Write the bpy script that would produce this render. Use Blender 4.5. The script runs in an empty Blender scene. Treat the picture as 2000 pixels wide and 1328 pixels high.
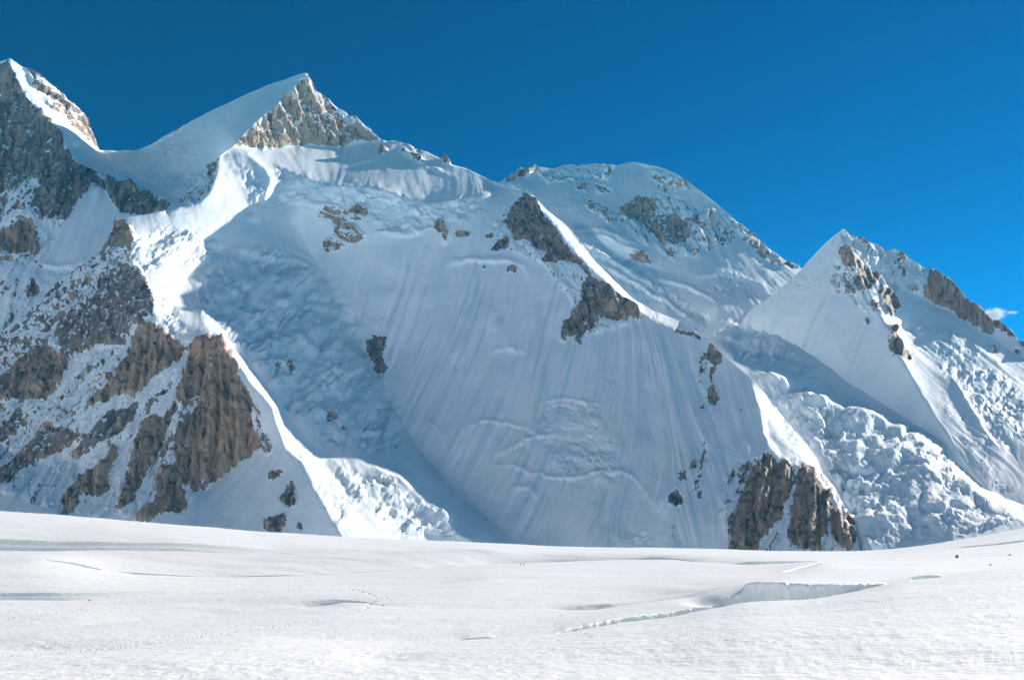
import bpy, math, random
import numpy as np
from mathutils import Vector

# ------------------------------------------------------------------ camera, sky, sun, exposure
F = 1944.0          # focal length of the camera, in image pixels
HX, HY = 1000.0, 1085.0   # straight ahead / eye level
scene = bpy.context.scene
cam_d = bpy.data.cameras.new("camera")
cam_d.sensor_width = 36.0
cam_d.lens = F * 36.0 / 2000.0
cam_d.shift_y = (HY - 664.0) / 2000.0
cam_d.clip_start = 1.0
cam_d.clip_end = 60000.0
cam = bpy.data.objects.new("camera", cam_d)
scene.collection.objects.link(cam)
cam.location = (0, 0, 0)
cam.rotation_euler = (math.radians(90), 0, 0)
scene.camera = cam

SUN_AZ, SUN_EL = 50.0, 25.0       # degrees right of the view axis / above the horizon
_a, _e = math.radians(SUN_AZ), math.radians(SUN_EL)
SUN_DIR = Vector((math.sin(_a) * math.cos(_e), math.cos(_a) * math.cos(_e), math.sin(_e)))

world = bpy.data.worlds.new("World")
scene.world = world
world.use_nodes = True
wn, wl = world.node_tree.nodes, world.node_tree.links
bg = wn["Background"]
sky = wn.new("ShaderNodeTexSky")
sky.sky_type = 'NISHITA'
sky.sun_disc = False
sky.sun_elevation = _e
sky.sun_rotation = _a
sky.altitude = 5500.0
sky.air_density = 1.0
sky.dust_density = 0.0
sky.ozone_density = 5.0
# thin dry high-altitude air: deeper and more contrasted than the stock sky
pre = wn.new("ShaderNodeMix"); pre.data_type = 'RGBA'; pre.blend_type = 'MULTIPLY'; pre.inputs[0].default_value = 1.0
pre.inputs[7].default_value = (0.15, 0.15, 0.15, 1.0)
wl.new(sky.outputs[0], pre.inputs[6])
gam = wn.new("ShaderNodeGamma"); gam.inputs[1].default_value = 1.6
wl.new(pre.outputs[2], gam.inputs[0])
tint = wn.new("ShaderNodeMix"); tint.data_type = 'RGBA'; tint.blend_type = 'MULTIPLY'; tint.inputs[0].default_value = 1.0
tint.inputs[7].default_value = (0.03 / 0.15, 0.97 / 0.15, 0.80 / 0.15, 1.0)
wl.new(gam.outputs[0], tint.inputs[6])
wl.new(tint.outputs[2], bg.inputs[0])
bg.inputs[1].default_value = 0.116

sun_d = bpy.data.lights.new("sun", 'SUN')
sun_d.energy = 4.75
sun_d.angle = math.radians(0.5)
sun_d.color = (1.0, 0.975, 0.925)
sun = bpy.data.objects.new("sun", sun_d)
scene.collection.objects.link(sun)
sun.rotation_euler = SUN_DIR.to_track_quat('Z', 'Y').to_euler()
sun.location = (2000, 0, 3000)

vs = scene.view_settings
vs.view_transform = 'Standard'
vs.look = 'None'
vs.gamma = 1.0
vs.exposure = 0.62
vs.use_curve_mapping = False
scene.cycles.use_adaptive_sampling = True
scene.cycles.adaptive_threshold = 0.01
scene.cycles.use_denoising = True
scene.cycles.max_bounces = 8
scene.cycles.diffuse_bounces = 6
scene.cycles.volume_bounces = 2

rng = np.random.default_rng(7)
random.seed(7)

# ------------------------------------------------------------------ numeric helpers
def hash2(ix, iy, seed):
    h = (ix.astype(np.int64) * 374761393 + iy.astype(np.int64) * 668265263 + seed * 1442695041) & 0xFFFFFFFF
    h = ((h ^ (h >> 13)) * 1274126177) & 0xFFFFFFFF
    h = ((h ^ (h >> 16)) * 2246822519) & 0xFFFFFFFF
    return (h ^ (h >> 15)) & 0xFFFFFFFF

def noise2(x, y, seed=0):
    """gradient noise, about -1..1"""
    ix = np.floor(x); iy = np.floor(y)
    fx = x - ix; fy = y - iy
    u = fx * fx * fx * (fx * (fx * 6 - 15) + 10); v = fy * fy * fy * (fy * (fy * 6 - 15) + 10)
    ix = ix.astype(np.int64); iy = iy.astype(np.int64)
    def g(dx, dy):
        a = hash2(ix + dx, iy + dy, seed) * (2 * np.pi / 4294967296.0)
        return np.cos(a) * (fx - dx) + np.sin(a) * (fy - dy)
    a = g(0, 0); b = g(1, 0); c = g(0, 1); d = g(1, 1)
    return ((a + (b - a) * u) * (1 - v) + (c + (d - c) * u) * v) * 1.5

def fbm(x, y, octv=4, seed=0, gain=0.5, lac=2.03, ridged=False):
    s = np.zeros_like(x); amp = 1.0; tot = 0.0
    for o in range(octv):
        n = noise2(x, y, seed + o * 17)
        if ridged:
            n = 1 - 2 * np.abs(n)
        s += n * amp; tot += amp
        x = x * lac + 3.7; y = y * lac + 9.1; amp *= gain
    return s / tot

def worley(x, y, seed=0, jit=0.9):
    """F1, F2, random a/b/c per cell, offset from the cell point"""
    ix = np.floor(x).astype(np.int64); iy = np.floor(y).astype(np.int64)
    f1 = np.full(x.shape, 9.0); f2 = np.full(x.shape, 9.0)
    ra = np.zeros(x.shape); rb = np.zeros(x.shape); rc = np.zeros(x.shape)
    ox = np.zeros(x.shape); oy = np.zeros(x.shape)
    k = 1 / 4294967296.0
    for dx in (-1, 0, 1):
        for dy in (-1, 0, 1):
            cx = ix + dx; cy = iy + dy
            h1 = hash2(cx, cy, seed) * k; h2 = hash2(cx, cy, seed + 101) * k
            px = cx + 0.5 + (h1 - 0.5) * jit; py = cy + 0.5 + (h2 - 0.5) * jit
            ddx = x - px; ddy = y - py
            d = np.sqrt(ddx * ddx + ddy * ddy)
            nb = d < f1
            f2 = np.where(nb, f1, np.minimum(f2, d))
            f1 = np.where(nb, d, f1)
            ra = np.where(nb, hash2(cx, cy, seed + 7) * k, ra)
            rb = np.where(nb, hash2(cx, cy, seed + 8) * k, rb)
            rc = np.where(nb, hash2(cx, cy, seed + 9) * k, rc)
            ox = np.where(nb, ddx, ox); oy = np.where(nb, ddy, oy)
    return f1, f2, ra, rb, rc, ox, oy

def facets(x, y, seed, tilt=1.0):
    """piecewise planar blocks, each with its own height and tilt"""
    f1, f2, ra, rb, rc, ox, oy = worley(x, y, seed)
    return (ra - 0.5) + tilt * ((rb - 0.5) * ox + (rc - 0.5) * oy) * 2, f2 - f1

def blur(a, s):
    if s <= 0: return a
    r = max(1, int(3 * s)); k = np.exp(-0.5 * (np.arange(-r, r + 1) / s) ** 2); k /= k.sum()
    for ax in (0, 1):
        p = np.pad(a, [(r, r) if i == ax else (0, 0) for i in (0, 1)], mode='edge')
        o = np.zeros_like(a)
        for i, w in enumerate(k):
            o += w * (p[i:i + a.shape[0], :] if ax == 0 else p[:, i:i + a.shape[1]])
        a = o
    return a

def uni(n, s=0.33):
    """squash noise to an even 0..1 spread"""
    return 1 / (1 + np.exp(-1.7 * n / s))

def smooth(e0, e1, x):
    t = np.clip((x - e0) / (e1 - e0), 0, 1)
    return t * t * (3 - 2 * t)

def bil(a, fx, fy):
    ny, nx = a.shape[:2]
    fx = np.clip(fx, 0, nx - 1.001); fy = np.clip(fy, 0, ny - 1.001)
    ix = fx.astype(int); iy = fy.astype(int); tx = fx - ix; ty = fy - iy
    if a.ndim == 3: tx = tx[..., None]; ty = ty[..., None]
    return (a[iy, ix] * (1 - tx) + a[iy, ix + 1] * tx) * (1 - ty) + (a[iy + 1, ix] * (1 - tx) + a[iy + 1, ix + 1] * tx) * ty

def pts(s):
    return np.array([[float(v) for v in p.split(',')] for p in s.split()])

def inside(poly, X, Y):
    r = np.zeros(X.shape, bool)
    n = len(poly)
    for i in range(n):
        x1, y1 = poly[i]; x2, y2 = poly[(i + 1) % n]
        if y1 == y2: continue
        c = (y1 > Y) != (y2 > Y)
        r ^= c & (X < (x2 - x1) * (Y - y1) / (y2 - y1) + x1)
    return r

# ------------------------------------------------------------------ materials
def new_mat(name):
    m = bpy.data.materials.new(name); m.use_nodes = True
    return m, m.node_tree.nodes, m.node_tree.links

def mixc(n, l, fac, a, b, mode='MIX'):
    x = n.new("ShaderNodeMix"); x.data_type = 'RGBA'; x.blend_type = mode
    for idx, v in ((0, fac), (6, a), (7, b)):
        if hasattr(v, 'links'): l.new(v, x.inputs[idx])
        else: x.inputs[idx].default_value = v
    return x.outputs[2]

def math_(n, l, op, a, b=0.0, c=0.0):
    x = n.new("ShaderNodeMath"); x.operation = op
    for i, v in enumerate((a, b, c)):
        if hasattr(v, 'links'): l.new(v, x.inputs[i])
        else: x.inputs[i].default_value = v
    return x.outputs[0]

def ntex(n, l, vec, scale, detail=4, rough=0.55, dist=0.0):
    t = n.new("ShaderNodeTexNoise"); t.inputs["Scale"].default_value = scale
    t.inputs["Detail"].default_value = detail; t.inputs["Roughness"].default_value = rough
    t.inputs["Distortion"].default_value = dist
    l.new(vec, t.inputs["Vector"])
    return t.outputs[0]

def maprange(n, l, v, a, b, c=0.0, d=1.0):
    r = n.new("ShaderNodeMapRange"); r.interpolation_type = 'SMOOTHSTEP'
    l.new(v, r.inputs[0])
    for i, q in enumerate((a, b, c, d)): r.inputs[i + 1].default_value = q
    return r.outputs[0]

def attr(n, name):
    a = n.new("ShaderNodeAttribute"); a.attribute_name = name
    return a.outputs["Fac"]

def mountain_material():
    m, n, l = new_mat("snow_ice_and_rock")
    bs = n["Principled BSDF"]
    tc = n.new("ShaderNodeTexCoord"); vec = tc.outputs["Object"]
    mp = n.new("ShaderNodeMapping"); mp.inputs["Scale"].default_value = (1.3, 1.3, 0.16); l.new(vec, mp.inputs[0])
    mq = n.new("ShaderNodeMapping"); mq.inputs["Scale"].default_value = (0.5, 0.5, 1.6); mq.inputs["Rotation"].default_value = (0.25, 0.2, 0); l.new(vec, mq.inputs[0])
    rock_a, ice_a, tone_a = attr(n, "rock"), attr(n, "ice"), attr(n, "tone")
    # rock: browns and greys in big patches, vertical streaks painting in crack shade and light faces, bedding
    big = ntex(n, l, vec, 0.006, 3)
    streak = ntex(n, l, mp.outputs[0], 0.05, 6, 0.65)
    bed = ntex(n, l, mq.outputs[0], 0.035, 5, 0.6)
    fine = ntex(n, l, vec, 0.10, 6, 0.7)
    tn = math_(n, l, 'ADD', tone_a, math_(n, l, 'MULTIPLY_ADD', big, 0.9, -0.45))
    c = mixc(n, l, maprange(n, l, tn, 0.0, 0.36), (0.24, 0.215, 0.20, 1), (0.42, 0.30, 0.22, 1))
    c = mixc(n, l, maprange(n, l, tn, 0.4, 0.9), c, (0.50, 0.40, 0.31, 1))
    c = mixc(n, l, maprange(n, l, streak, 0.50, 0.64, 0.0, 0.75), c, (0.52, 0.395, 0.29, 1))
    c = mixc(n, l, maprange(n, l, bed, 0.44, 0.36, 0.0, 0.5), c, (0.085, 0.068, 0.062, 1))
    c = mixc(n, l, maprange(n, l, streak, 0.47, 0.37, 0.0, 0.9), c, (0.075, 0.062, 0.058, 1))
    c = mixc(n, l, maprange(n, l, fine, 0.55, 0.68, 0.0, 0.28), c, (0.11, 0.09, 0.078, 1))
    # snow
    s1 = ntex(n, l, vec, 0.012, 5, 0.6)
    sn = mixc(n, l, maprange(n, l, s1, 0.3, 0.7), (0.895, 0.945, 0.965, 1), (0.93, 0.965, 0.975, 1))
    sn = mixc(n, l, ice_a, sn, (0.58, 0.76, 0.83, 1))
    edge = math_(n, l, 'ADD', rock_a, math_(n, l, 'MULTIPLY_ADD', fine, 0.9, -0.45))
    rk = maprange(n, l, edge, 0.42, 0.58)
    col = mixc(n, l, rk, sn, c)
    l.new(col, bs.inputs["Base Color"])
    bs.inputs["Roughness"].default_value = 0.75
    bs.inputs["Specular IOR Level"].default_value = 0.15
    b1 = n.new("ShaderNodeBump"); b1.inputs["Distance"].default_value = 14.0
    hgt = math_(n, l, 'ADD', math_(n, l, 'MULTIPLY', fine, 0.3), streak)
    l.new(hgt, b1.inputs["Height"])
    l.new(math_(n, l, 'MULTIPLY_ADD', rk, 0.32, 0.08), b1.inputs["Strength"])
    l.new(b1.outputs[0], bs.inputs["Normal"])
    return m

def glacier_material():
    m, n, l = new_mat("glacier_snow")
    bs = n["Principled BSDF"]
    tc = n.new("ShaderNodeTexCoord"); vec = tc.outputs["Object"]
    ice_a = attr(n, "ice")
    s1 = ntex(n, l, vec, 0.03, 4, 0.6)
    sn = mixc(n, l, maprange(n, l, s1, 0.3, 0.7), (0.865, 0.868, 0.87, 1), (0.895, 0.895, 0.895, 1))
    mv = n.new("ShaderNodeMapping"); mv.inputs["Scale"].default_value = (1, 1, 0.15); l.new(vec, mv.inputs[0])
    st = ntex(n, l, mv.outputs[0], 0.6, 4, 0.6)
    ic = mixc(n, l, maprange(n, l, st, 0.35, 0.7), (0.72, 0.83, 0.80, 1), (0.88, 0.92, 0.90, 1))
    l.new(mixc(n, l, ice_a, sn, ic), bs.inputs["Base Color"])
    bs.inputs["Roughness"].default_value = 0.6
    bs.inputs["Specular IOR Level"].default_value = 0.2
    l.new(math_(n, l, 'MULTIPLY', ice_a, 0.8), bs.inputs["Subsurface Weight"])
    bs.inputs["Subsurface Radius"].default_value = (0.75, 1.0, 0.98)
    bs.inputs["Subsurface Scale"].default_value = 4.0
    mr = n.new("ShaderNodeMapping"); mr.inputs["Scale"].default_value = (0.55, 1.0, 1.0); mr.inputs["Rotation"].default_value = (0, 0, 0.5); l.new(vec, mr.inputs[0])
    r1 = ntex(n, l, mr.outputs[0], 0.30, 3, 0.55, 0.8)
    r2 = ntex(n, l, mr.outputs[0], 1.6, 3, 0.6)
    h = math_(n, l, 'MULTIPLY_ADD', r2, 0.25, r1)
    b = n.new("ShaderNodeBump"); b.inputs["Distance"].default_value = 0.9; b.inputs["Strength"].default_value = 0.6
    l.new(h, b.inputs["Height"]); l.new(b.outputs[0], bs.inputs["Normal"])
    return m

def plain_material(name, c, rough=0.8, var=0.25, scale=8.0):
    m, n, l = new_mat(name)
    bs = n["Principled BSDF"]
    tc = n.new("ShaderNodeTexCoord")
    t = ntex(n, l, tc.outputs["Object"], scale, 4)
    d = tuple(v * (1 - var) for v in c) + (1,); u = tuple(min(1, v * (1 + var)) for v in c) + (1,)
    l.new(mixc(n, l, t, d, u), bs.inputs["Base Color"])
    bs.inputs["Roughness"].default_value = rough
    return m

MAT_MTN = mountain_material()
MAT_GLA = glacier_material()

# ------------------------------------------------------------------ mesh helper
def grid_mesh(name, V, faces, attrs, mat, parent=None, flat=False):
    """V (n,3); faces (m,4) indices; only the used vertices are kept"""
    used, inv = np.unique(faces.ravel(), return_inverse=True)
    v = V[used]; m = len(faces)
    me = bpy.data.meshes.new(name)
    me.vertices.add(len(v)); me.vertices.foreach_set("co", v.astype(np.float32).ravel())
    me.loops.add(4 * m); me.loops.foreach_set("vertex_index", inv.astype(np.int32))
    me.polygons.add(m)
    me.polygons.foreach_set("loop_start", np.arange(0, 4 * m, 4, dtype=np.int32))
    me.update(calc_edges=True)
    me.polygons.foreach_set("use_smooth", np.full(m, not flat, bool))
    for k, a in attrs.items():
        at = me.attributes.new(k, 'FLOAT', 'POINT')
        at.data.foreach_set("value", a[used].astype(np.float32))
    me.materials.append(mat)
    me.update()
    o = bpy.data.objects.new(name, me)
    scene.collection.objects.link(o)
    if parent: o.parent = parent
    return o

def ray(px, py, Y):
    """image pixel coordinates plus chosen depth, cast along camera rays -> metres"""
    return np.stack([(px - HX) / F * Y, Y * np.ones_like(px), (HY - py) / F * Y], -1)

# ------------------------------------------------------------------ mountain builder
G = 2.0
def membrane(x0, y0, nx, ny, lines):
    """inverse distance over the face, spanned like a skin between the ridges and gullies traced in image pixels"""
    sx, sy, sw = [], [], []
    for ln in lines:
        for a, b in zip(ln[:-1], ln[1:]):
            n = max(2, int(max(abs(b[0] - a[0]), abs(b[1] - a[1]))))
            t = np.linspace(0, 1, n)
            sx.append(a[0] + (b[0] - a[0]) * t); sy.append(a[1] + (b[1] - a[1]) * t)
            sw.append(1 / a[2] + (1 / b[2] - 1 / a[2]) * t)
    sx = np.concatenate(sx); sy = np.concatenate(sy); sw = np.concatenate(sw)
    W = None
    for k, it in ((32, 400), (16, 300), (8, 250), (4, 200), (2, 120), (1, 60)):
        st = G * k
        mx, my = int(math.ceil(nx / k)) + 1, int(math.ceil(ny / k)) + 1
        if k == 1: mx, my = nx, ny
        ix = np.round((sx - x0) / st).astype(int); iy = np.round((sy - y0) / st).astype(int)
        ok = (ix >= 0) & (ix < mx) & (iy >= 0) & (iy < my)
        idx = iy[ok] * mx + ix[ok]
        cnt = np.bincount(idx, minlength=mx * my).reshape(my, mx)
        val = np.bincount(idx, weights=sw[ok], minlength=mx * my).reshape(my, mx)
        fix = cnt > 0; val = np.where(fix, val / np.maximum(cnt, 1), 0)
        if W is None: W = np.full((my, mx), sw.mean())
        else:
            jj, ii = np.mgrid[0:my, 0:mx]
            W = bil(W, ii * 0.5, jj * 0.5)
        W = np.where(fix, val, W)
        for _ in range(it):
            p = np.pad(W, 1, mode='edge')
            A = 0.25 * (p[:-2, 1:-1] + p[2:, 1:-1] + p[1:-1, :-2] + p[1:-1, 2:])
            W = np.where(fix, val, A)
    return W

def normals(P):
    du = np.gradient(P, axis=1); dv = np.gradient(P, axis=0)
    N = np.cross(dv, du)
    N /= np.linalg.norm(N, axis=-1, keepdims=True) + 1e-12
    s = np.sign(-(N * P).sum(-1, keepdims=True)); s[s == 0] = 1
    return N * s

def lic(src, vx, vy, steps, h=1.0):
    """smear a noise field along the fall line"""
    ny, nx = src.shape
    jj, ii = np.mgrid[0:ny, 0:nx].astype(float)
    acc = src.copy(); w = 1.0
    for sgn in (1, -1):
        x, y = ii.copy(), jj.copy()
        for k in range(steps):
            ix = np.clip(x, 0, nx - 1).astype(int); iy = np.clip(y, 0, ny - 1).astype(int)
            x += sgn * h * vx[iy, ix]; y += sgn * h * vy[iy, ix]
            ix = np.clip(x + .5, 0, nx - 1).astype(int); iy = np.clip(y + .5, 0, ny - 1).astype(int)
            acc += src[iy, ix]; w += 1
    acc /= math.sqrt(w)
    return acc

def stroke(D, PX, PY, kind, line, w, amp, x0, y0):
    ny, nx = D.shape
    r = 4 * w + 4
    i0 = int(max(0, (line[:, 0].min() - r - x0) / G)); i1 = int(min(nx, (line[:, 0].max() + r - x0) / G + 1))
    j0 = int(max(0, (line[:, 1].min() - r - y0) / G)); j1 = int(min(ny, (line[:, 1].max() + r - y0) / G + 1))
    if i1 <= i0 or j1 <= j0: return
    X = PX[j0:j1, i0:i1]; Y = PY[j0:j1, i0:i1]
    best = np.full(X.shape, 1e9); side = np.zeros(X.shape); tt = np.zeros(X.shape)
    seg = np.hypot(*np.diff(line, axis=0).T); L = seg.sum(); acc = 0
    for (a, b, sl) in zip(line[:-1], line[1:], seg):
        d = b - a
        t = np.clip(((X - a[0]) * d[0] + (Y - a[1]) * d[1]) / (sl * sl + 1e-9), 0, 1)
        ex = X - (a[0] + t * d[0]); ey = Y - (a[1] + t * d[1])
        dd = np.hypot(ex, ey); nb = dd < best
        best = np.where(nb, dd, best)
        side = np.where(nb, np.sign(d[0] * ey - d[1] * ex), side)
        tt = np.where(nb, (acc + t * sl) / L, tt); acc += sl
    env = np.sqrt(np.clip(np.sin(np.pi * np.clip(tt, 0.02, 0.98)), 0, 1))
    if kind == 'rib':
        f = np.exp(-(best / w) ** 2)
    elif kind == 'ridge':
        f = np.exp(-best / w)
    else:                       # ledge: swells out above the line, breaks off sharply below it
        up = side < 0
        f = np.where(up, np.exp(-(best / w) ** 2), np.exp(-(best / (0.3 * w)) ** 2))
    D[j0:j1, i0:i1] += amp * env * f

def build_mountain(name, label, sky_line, bottom, lines, rocks, ices, strokes, flute, rough, seed,
                   rows, colstep=1.9, back=1.2, soft=1.2, fluted=(), bare=()):
    S = pts(sky_line)
    x_lo, x_hi = S[0, 0], S[-1, 0]
    x0 = x_lo - 20; x1 = x_hi + 20
    y0 = S[:, 1].min() - 40; y1 = 1150
    nx = int((x1 - x0) / G) + 1; ny = int((y1 - y0) / G) + 1
    jj, ii = np.mgrid[0:ny, 0:nx]
    PX = x0 + ii * G; PY = y0 + jj * G
    W = membrane(x0, y0, nx, ny, [pts(s) for s in lines])
    W = blur(W, soft)
    Y = 1 / W
    P = ray(PX, PY, Y)
    N = normals(ray(PX, PY, 1 / blur(W, 3.0)))
    # fall line seen on the face
    t = N * N[..., 2:3]; t[..., 2] -= 1.0
    t /= np.linalg.norm(t, axis=-1, keepdims=True) + 1e-9
    vx = t[..., 0] - P[..., 0] / Y * t[..., 1]; vy = -(t[..., 2] - P[..., 2] / Y * t[..., 1])
    vn = np.hypot(vx, vy) + 1e-9; vx = vx / vn; vy = vy / vn
    r = np.random.default_rng(seed)
    l1 = lic(blur(r.standard_normal((ny, nx)), 0.7), vx, vy, 40); l1 /= l1.std()
    l2 = lic(blur(r.standard_normal((ny, nx)), 2.2), vx, vy, 60); l2 /= l2.std()
    l3 = lic(blur(r.standard_normal((ny, nx)), 5.5), vx, vy, 60); l3 /= l3.std()
    wx = fbm(PX / 22, PY / 22, 5, seed + 1, 0.65) * 8.0; wy = fbm(PX / 22, PY / 22, 5, seed + 2, 0.65) * 8.0
    # where rock stands out of the snow
    cov = np.zeros((ny, nx)); nn = np.zeros((ny, nx)); pid = np.full((ny, nx), -1); solid = np.zeros((ny, nx)); tone = np.zeros((ny, nx))
    Dr = np.zeros((ny, nx)); ang = np.zeros((ny, nx))
    for k, (c, a, tn, s) in enumerate(rocks):
        poly = pts(s)
        bx0, by0 = poly.min(0) - 14; bx1, by1 = poly.max(0) + 14
        i0, i1 = max(0, int((bx0 - x0) / G)), min(nx, int((bx1 - x0) / G) + 2)
        j0, j1 = max(0, int((by0 - y0) / G)), min(ny, int((by1 - y0) / G) + 2)
        if i1 <= i0 or j1 <= j0: continue
        sl = (slice(j0, j1), slice(i0, i1))
        X, Yp = PX[sl], PY[sl]
        m = inside(poly, X + wx[sl] * 0.9, Yp + wy[sl] * 0.9).astype(float)
        mw = blur(m, 4.5); m = blur(m, 0.8)
        mc = np.maximum(m * c, 0.75 * c * smooth(0.04, 0.7, mw) * (1 - 0.6 * (c < 0.45)))
        th = math.radians(a)
        u = X * math.cos(th) + Yp * math.sin(th); v = -X * math.sin(th) + Yp * math.cos(th)
        if c > 0.9: nf = fbm(u / 16, v / 5, 4, seed + 40 + k, 0.7)
        else: nf = fbm(u / 13, v / 4.0, 5, seed + 40 + k, 0.9) if c > 0.3 else fbm(u / 9, v / 3.4, 4, seed + 40 + k, 0.9)
        u_ = nf / (nf.std() + 1e-6)
        win = mc > cov[sl]
        cov[sl] = np.where(win, mc, cov[sl]); nn[sl] = np.where(win, u_, nn[sl])
        pid[sl] = np.where(win & (m > 0.5), k, pid[sl]); tone[sl] = np.where(win, tn, tone[sl])
        # relief of the rock itself: pillars along the streak direction, broken into faces
        f1, e1 = facets(u / 95 + wx[sl] * 0.02, v / 20 + wy[sl] * 0.03, seed + k, 1.2)
        f2, e2 = facets(u / 30 + wx[sl] * 0.03, v / 9 + wy[sl] * 0.05, seed + k + 300, 1.2)
        f3, e3 = facets(u / 13 + wx[sl] * 0.03, v / 5 + wy[sl] * 0.05, seed + k + 330, 1.3)
        rd = fbm(u / 130 + wx[sl] * .02, v / 24 + wy[sl] * .04, 3, seed + 80 + k, 0.5, ridged=True)
        dr = 11.0 * f1 + 5.0 * f2 + 1.8 * f3 + 5.5 * rd - 3.0 * np.exp(-(e1 / 0.07) ** 2) - 1.2 * np.exp(-(e2 / 0.09) ** 2)
        Dr[sl] = np.where(win, dr * m * (0.35 + 0.65 * c), Dr[sl])
    # seracs and ice cliffs
    ice = np.zeros((ny, nx)); iid = np.full((ny, nx), -1); Di = np.zeros((ny, nx))
    for k, (a, sc, icol, s) in enumerate(ices):
        poly = pts(s)
        bx0, by0 = poly.min(0) - 30; bx1, by1 = poly.max(0) + 30
        i0, i1 = max(0, int((bx0 - x0) / G)), min(nx, int((bx1 - x0) / G) + 2)
        j0, j1 = max(0, int((by0 - y0) / G)), min(ny, int((by1 - y0) / G) + 2)
        if i1 <= i0 or j1 <= j0: continue
        sl = (slice(j0, j1), slice(i0, i1))
        X, Yp, ax, ay = PX[sl], PY[sl], wx[sl], wy[sl]
        m = blur(inside(poly, X + ax * 1.6, Yp + ay * 1.6).astype(float), 3.0)
        q = 1.0 / sc
        dm = poly[:, 0].max() - poly[:, 0].min()
        fx_, fy_ = vx[sl][m > .5].mean(), vy[sl][m > .5].mean()
        fn = math.hypot(fx_, fy_) + 1e-9; fx_, fy_ = fx_ / fn, fy_ / fn
        al = (X + ax * 1.5) * fx_ + (Yp + ay * 1.5) * fy_          # down the flow
        ac = -(X + ax * 1.5) * fy_ + (Yp + ay * 1.5) * fx_         # across it
        f1, e1 = facets(ac / 52 * q, al / 24 * q, seed + 500 + k, 0.9)
        f2, e2 = facets(ac / 19 * q, al / 9 * q, seed + 600 + k, 1.1)
        f3, e3 = facets(ac / 8 * q, al / 5 * q, seed + 650 + k, 1.2)
        lump = fbm(X / 55 * q, Yp / 40 * q, 5, seed + 700 + k, 0.55)
        big = fbm(X / 130, Yp / 95, 3, seed + 710 + k)
        broken = smooth(-0.15, 0.30, fbm(X / 60 * q + 9, Yp / 42 * q, 3, seed + 750 + k))
        ter = np.sin(al / 26 * q * 2 + 5 * fbm(ac / 70 * q, al / 60 * q, 3, seed + 760 + k))
        d = (7.5 * f1 * (0.35 + 0.65 * broken) + 4.2 * f2 * broken + 1.8 * f3 * broken ** 2 + 10 * lump + 9 * big + 2.6 * ter * (1 - 0.5 * broken)) * sc
        d = d - broken * (4.5 * np.exp(-(e1 / 0.07) ** 2) + 1.8 * np.exp(-(e2 / 0.10) ** 2))
        Di[sl] += a * m * d
        ice[sl] = np.maximum(ice[sl], icol * m * smooth(0.25, 0.8, uni(lump * 0.4 - f1 * 0.6)))
        iid[sl] = np.where(m > 0.5, k, iid[sl])
    # old grey-blue ice showing through wind-scoured snow
    ice = np.maximum(ice, 0.42 * smooth(0.55, 0.95, uni(0.5 * fbm(PX / 110, PY / 90, 4, seed + 31) + 0.16 * l3 + 0.05 * l1)))
    run = smooth(0.2, 1.9, 0.75 * l2 + 0.75 * l1 + 0.8 * fbm(PX / 80, PY / 80, 3, seed + 35))
    D = np.zeros((ny, nx))
    snow = 1 - np.clip(cov * 1.3, 0, 0.85)
    fl = np.full((ny, nx), float(flute))
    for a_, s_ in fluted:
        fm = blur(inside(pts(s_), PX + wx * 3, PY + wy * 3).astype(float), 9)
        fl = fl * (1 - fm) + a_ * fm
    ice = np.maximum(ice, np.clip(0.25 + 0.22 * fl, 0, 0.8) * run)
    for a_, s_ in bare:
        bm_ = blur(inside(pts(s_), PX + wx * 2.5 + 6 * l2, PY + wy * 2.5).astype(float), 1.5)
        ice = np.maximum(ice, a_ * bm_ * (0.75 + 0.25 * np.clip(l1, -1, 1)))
    fl = fl * snow
    D += fl * (0.55 * l1 + 0.90 * l2 + 1.2 * l3) * (0.5 + 0.5 * smooth(-.2, .5, fbm(PX / 90, PY / 120, 3, seed + 33)))
    D += rough * (3.2 * fbm(PX / 70, PY / 60, 5, seed + 5, 0.5) + 1.1 * fbm(PX / 19, PY / 13, 4, seed + 6, 0.6) * smooth(-.3, .4, fbm(PX / 90 + 7, PY / 70, 3, seed + 7))) * snow
    Dst = np.zeros((ny, nx))
    for kind, w, a, s in strokes:
        stroke(Dst, PX + wx * 0.5, PY + wy * 0.5, kind, pts(s), w, a, x0, y0)
    D += Dst + Dr + Di
    D = D * Y / F
    P2 = P + N * D[..., None]
    N2 = normals(P2)
    steep = N2[..., 2]                         # 1 flat .. 0 upright
    loc = blur(steep, 0.6) - blur(steep, 10)
    ls = loc / (loc[cov > 0.1].std() + 1e-6)
    rk = cov - 1 / (1 + np.exp(-1.7 * (0.60 * nn + 0.80 * np.clip(ls, -2.5, 2.5))))
    rk = np.where(cov > 0.02, rk, -1.0)
    rock = np.clip(0.5 + rk * 2.6, 0, 1)
    # ---- the mesh
    px = np.arange(x_lo, x_hi + colstep, colstep)
    top = np.interp(px, S[:, 0], S[:, 1])
    B = pts(bottom); bot = np.maximum(np.interp(px, B[:, 0], B[:, 1]), top + 6)
    s = np.linspace(0, 1, rows)[:, None]
    gy = bot[None] + (top - bot)[None] * s; gx = np.broadcast_to(px[None], gy.shape)
    fx = (gx - x0) / G; fy = (gy - y0) / G
    base = ray(gx, gy, 1 / bil(W, fx, fy))
    V = base + bil(N, fx, fy) * bil(D, fx, fy)[..., None]
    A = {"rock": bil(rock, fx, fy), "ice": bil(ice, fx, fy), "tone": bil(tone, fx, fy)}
    nfx = np.clip(np.round(fx).astype(int), 0, nx - 1); nfy = np.clip(np.round(fy).astype(int), 0, ny - 1)
    pidv = pid[nfy, nfx]; iidv = iid[nfy, nfx]
    # the far side of the mountain, running down behind the crest
    nb = 13
    crest = V[-1]; bk = []
    dist = 12 * (1.42 ** np.arange(1, nb + 1) - 1) / 0.42
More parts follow.
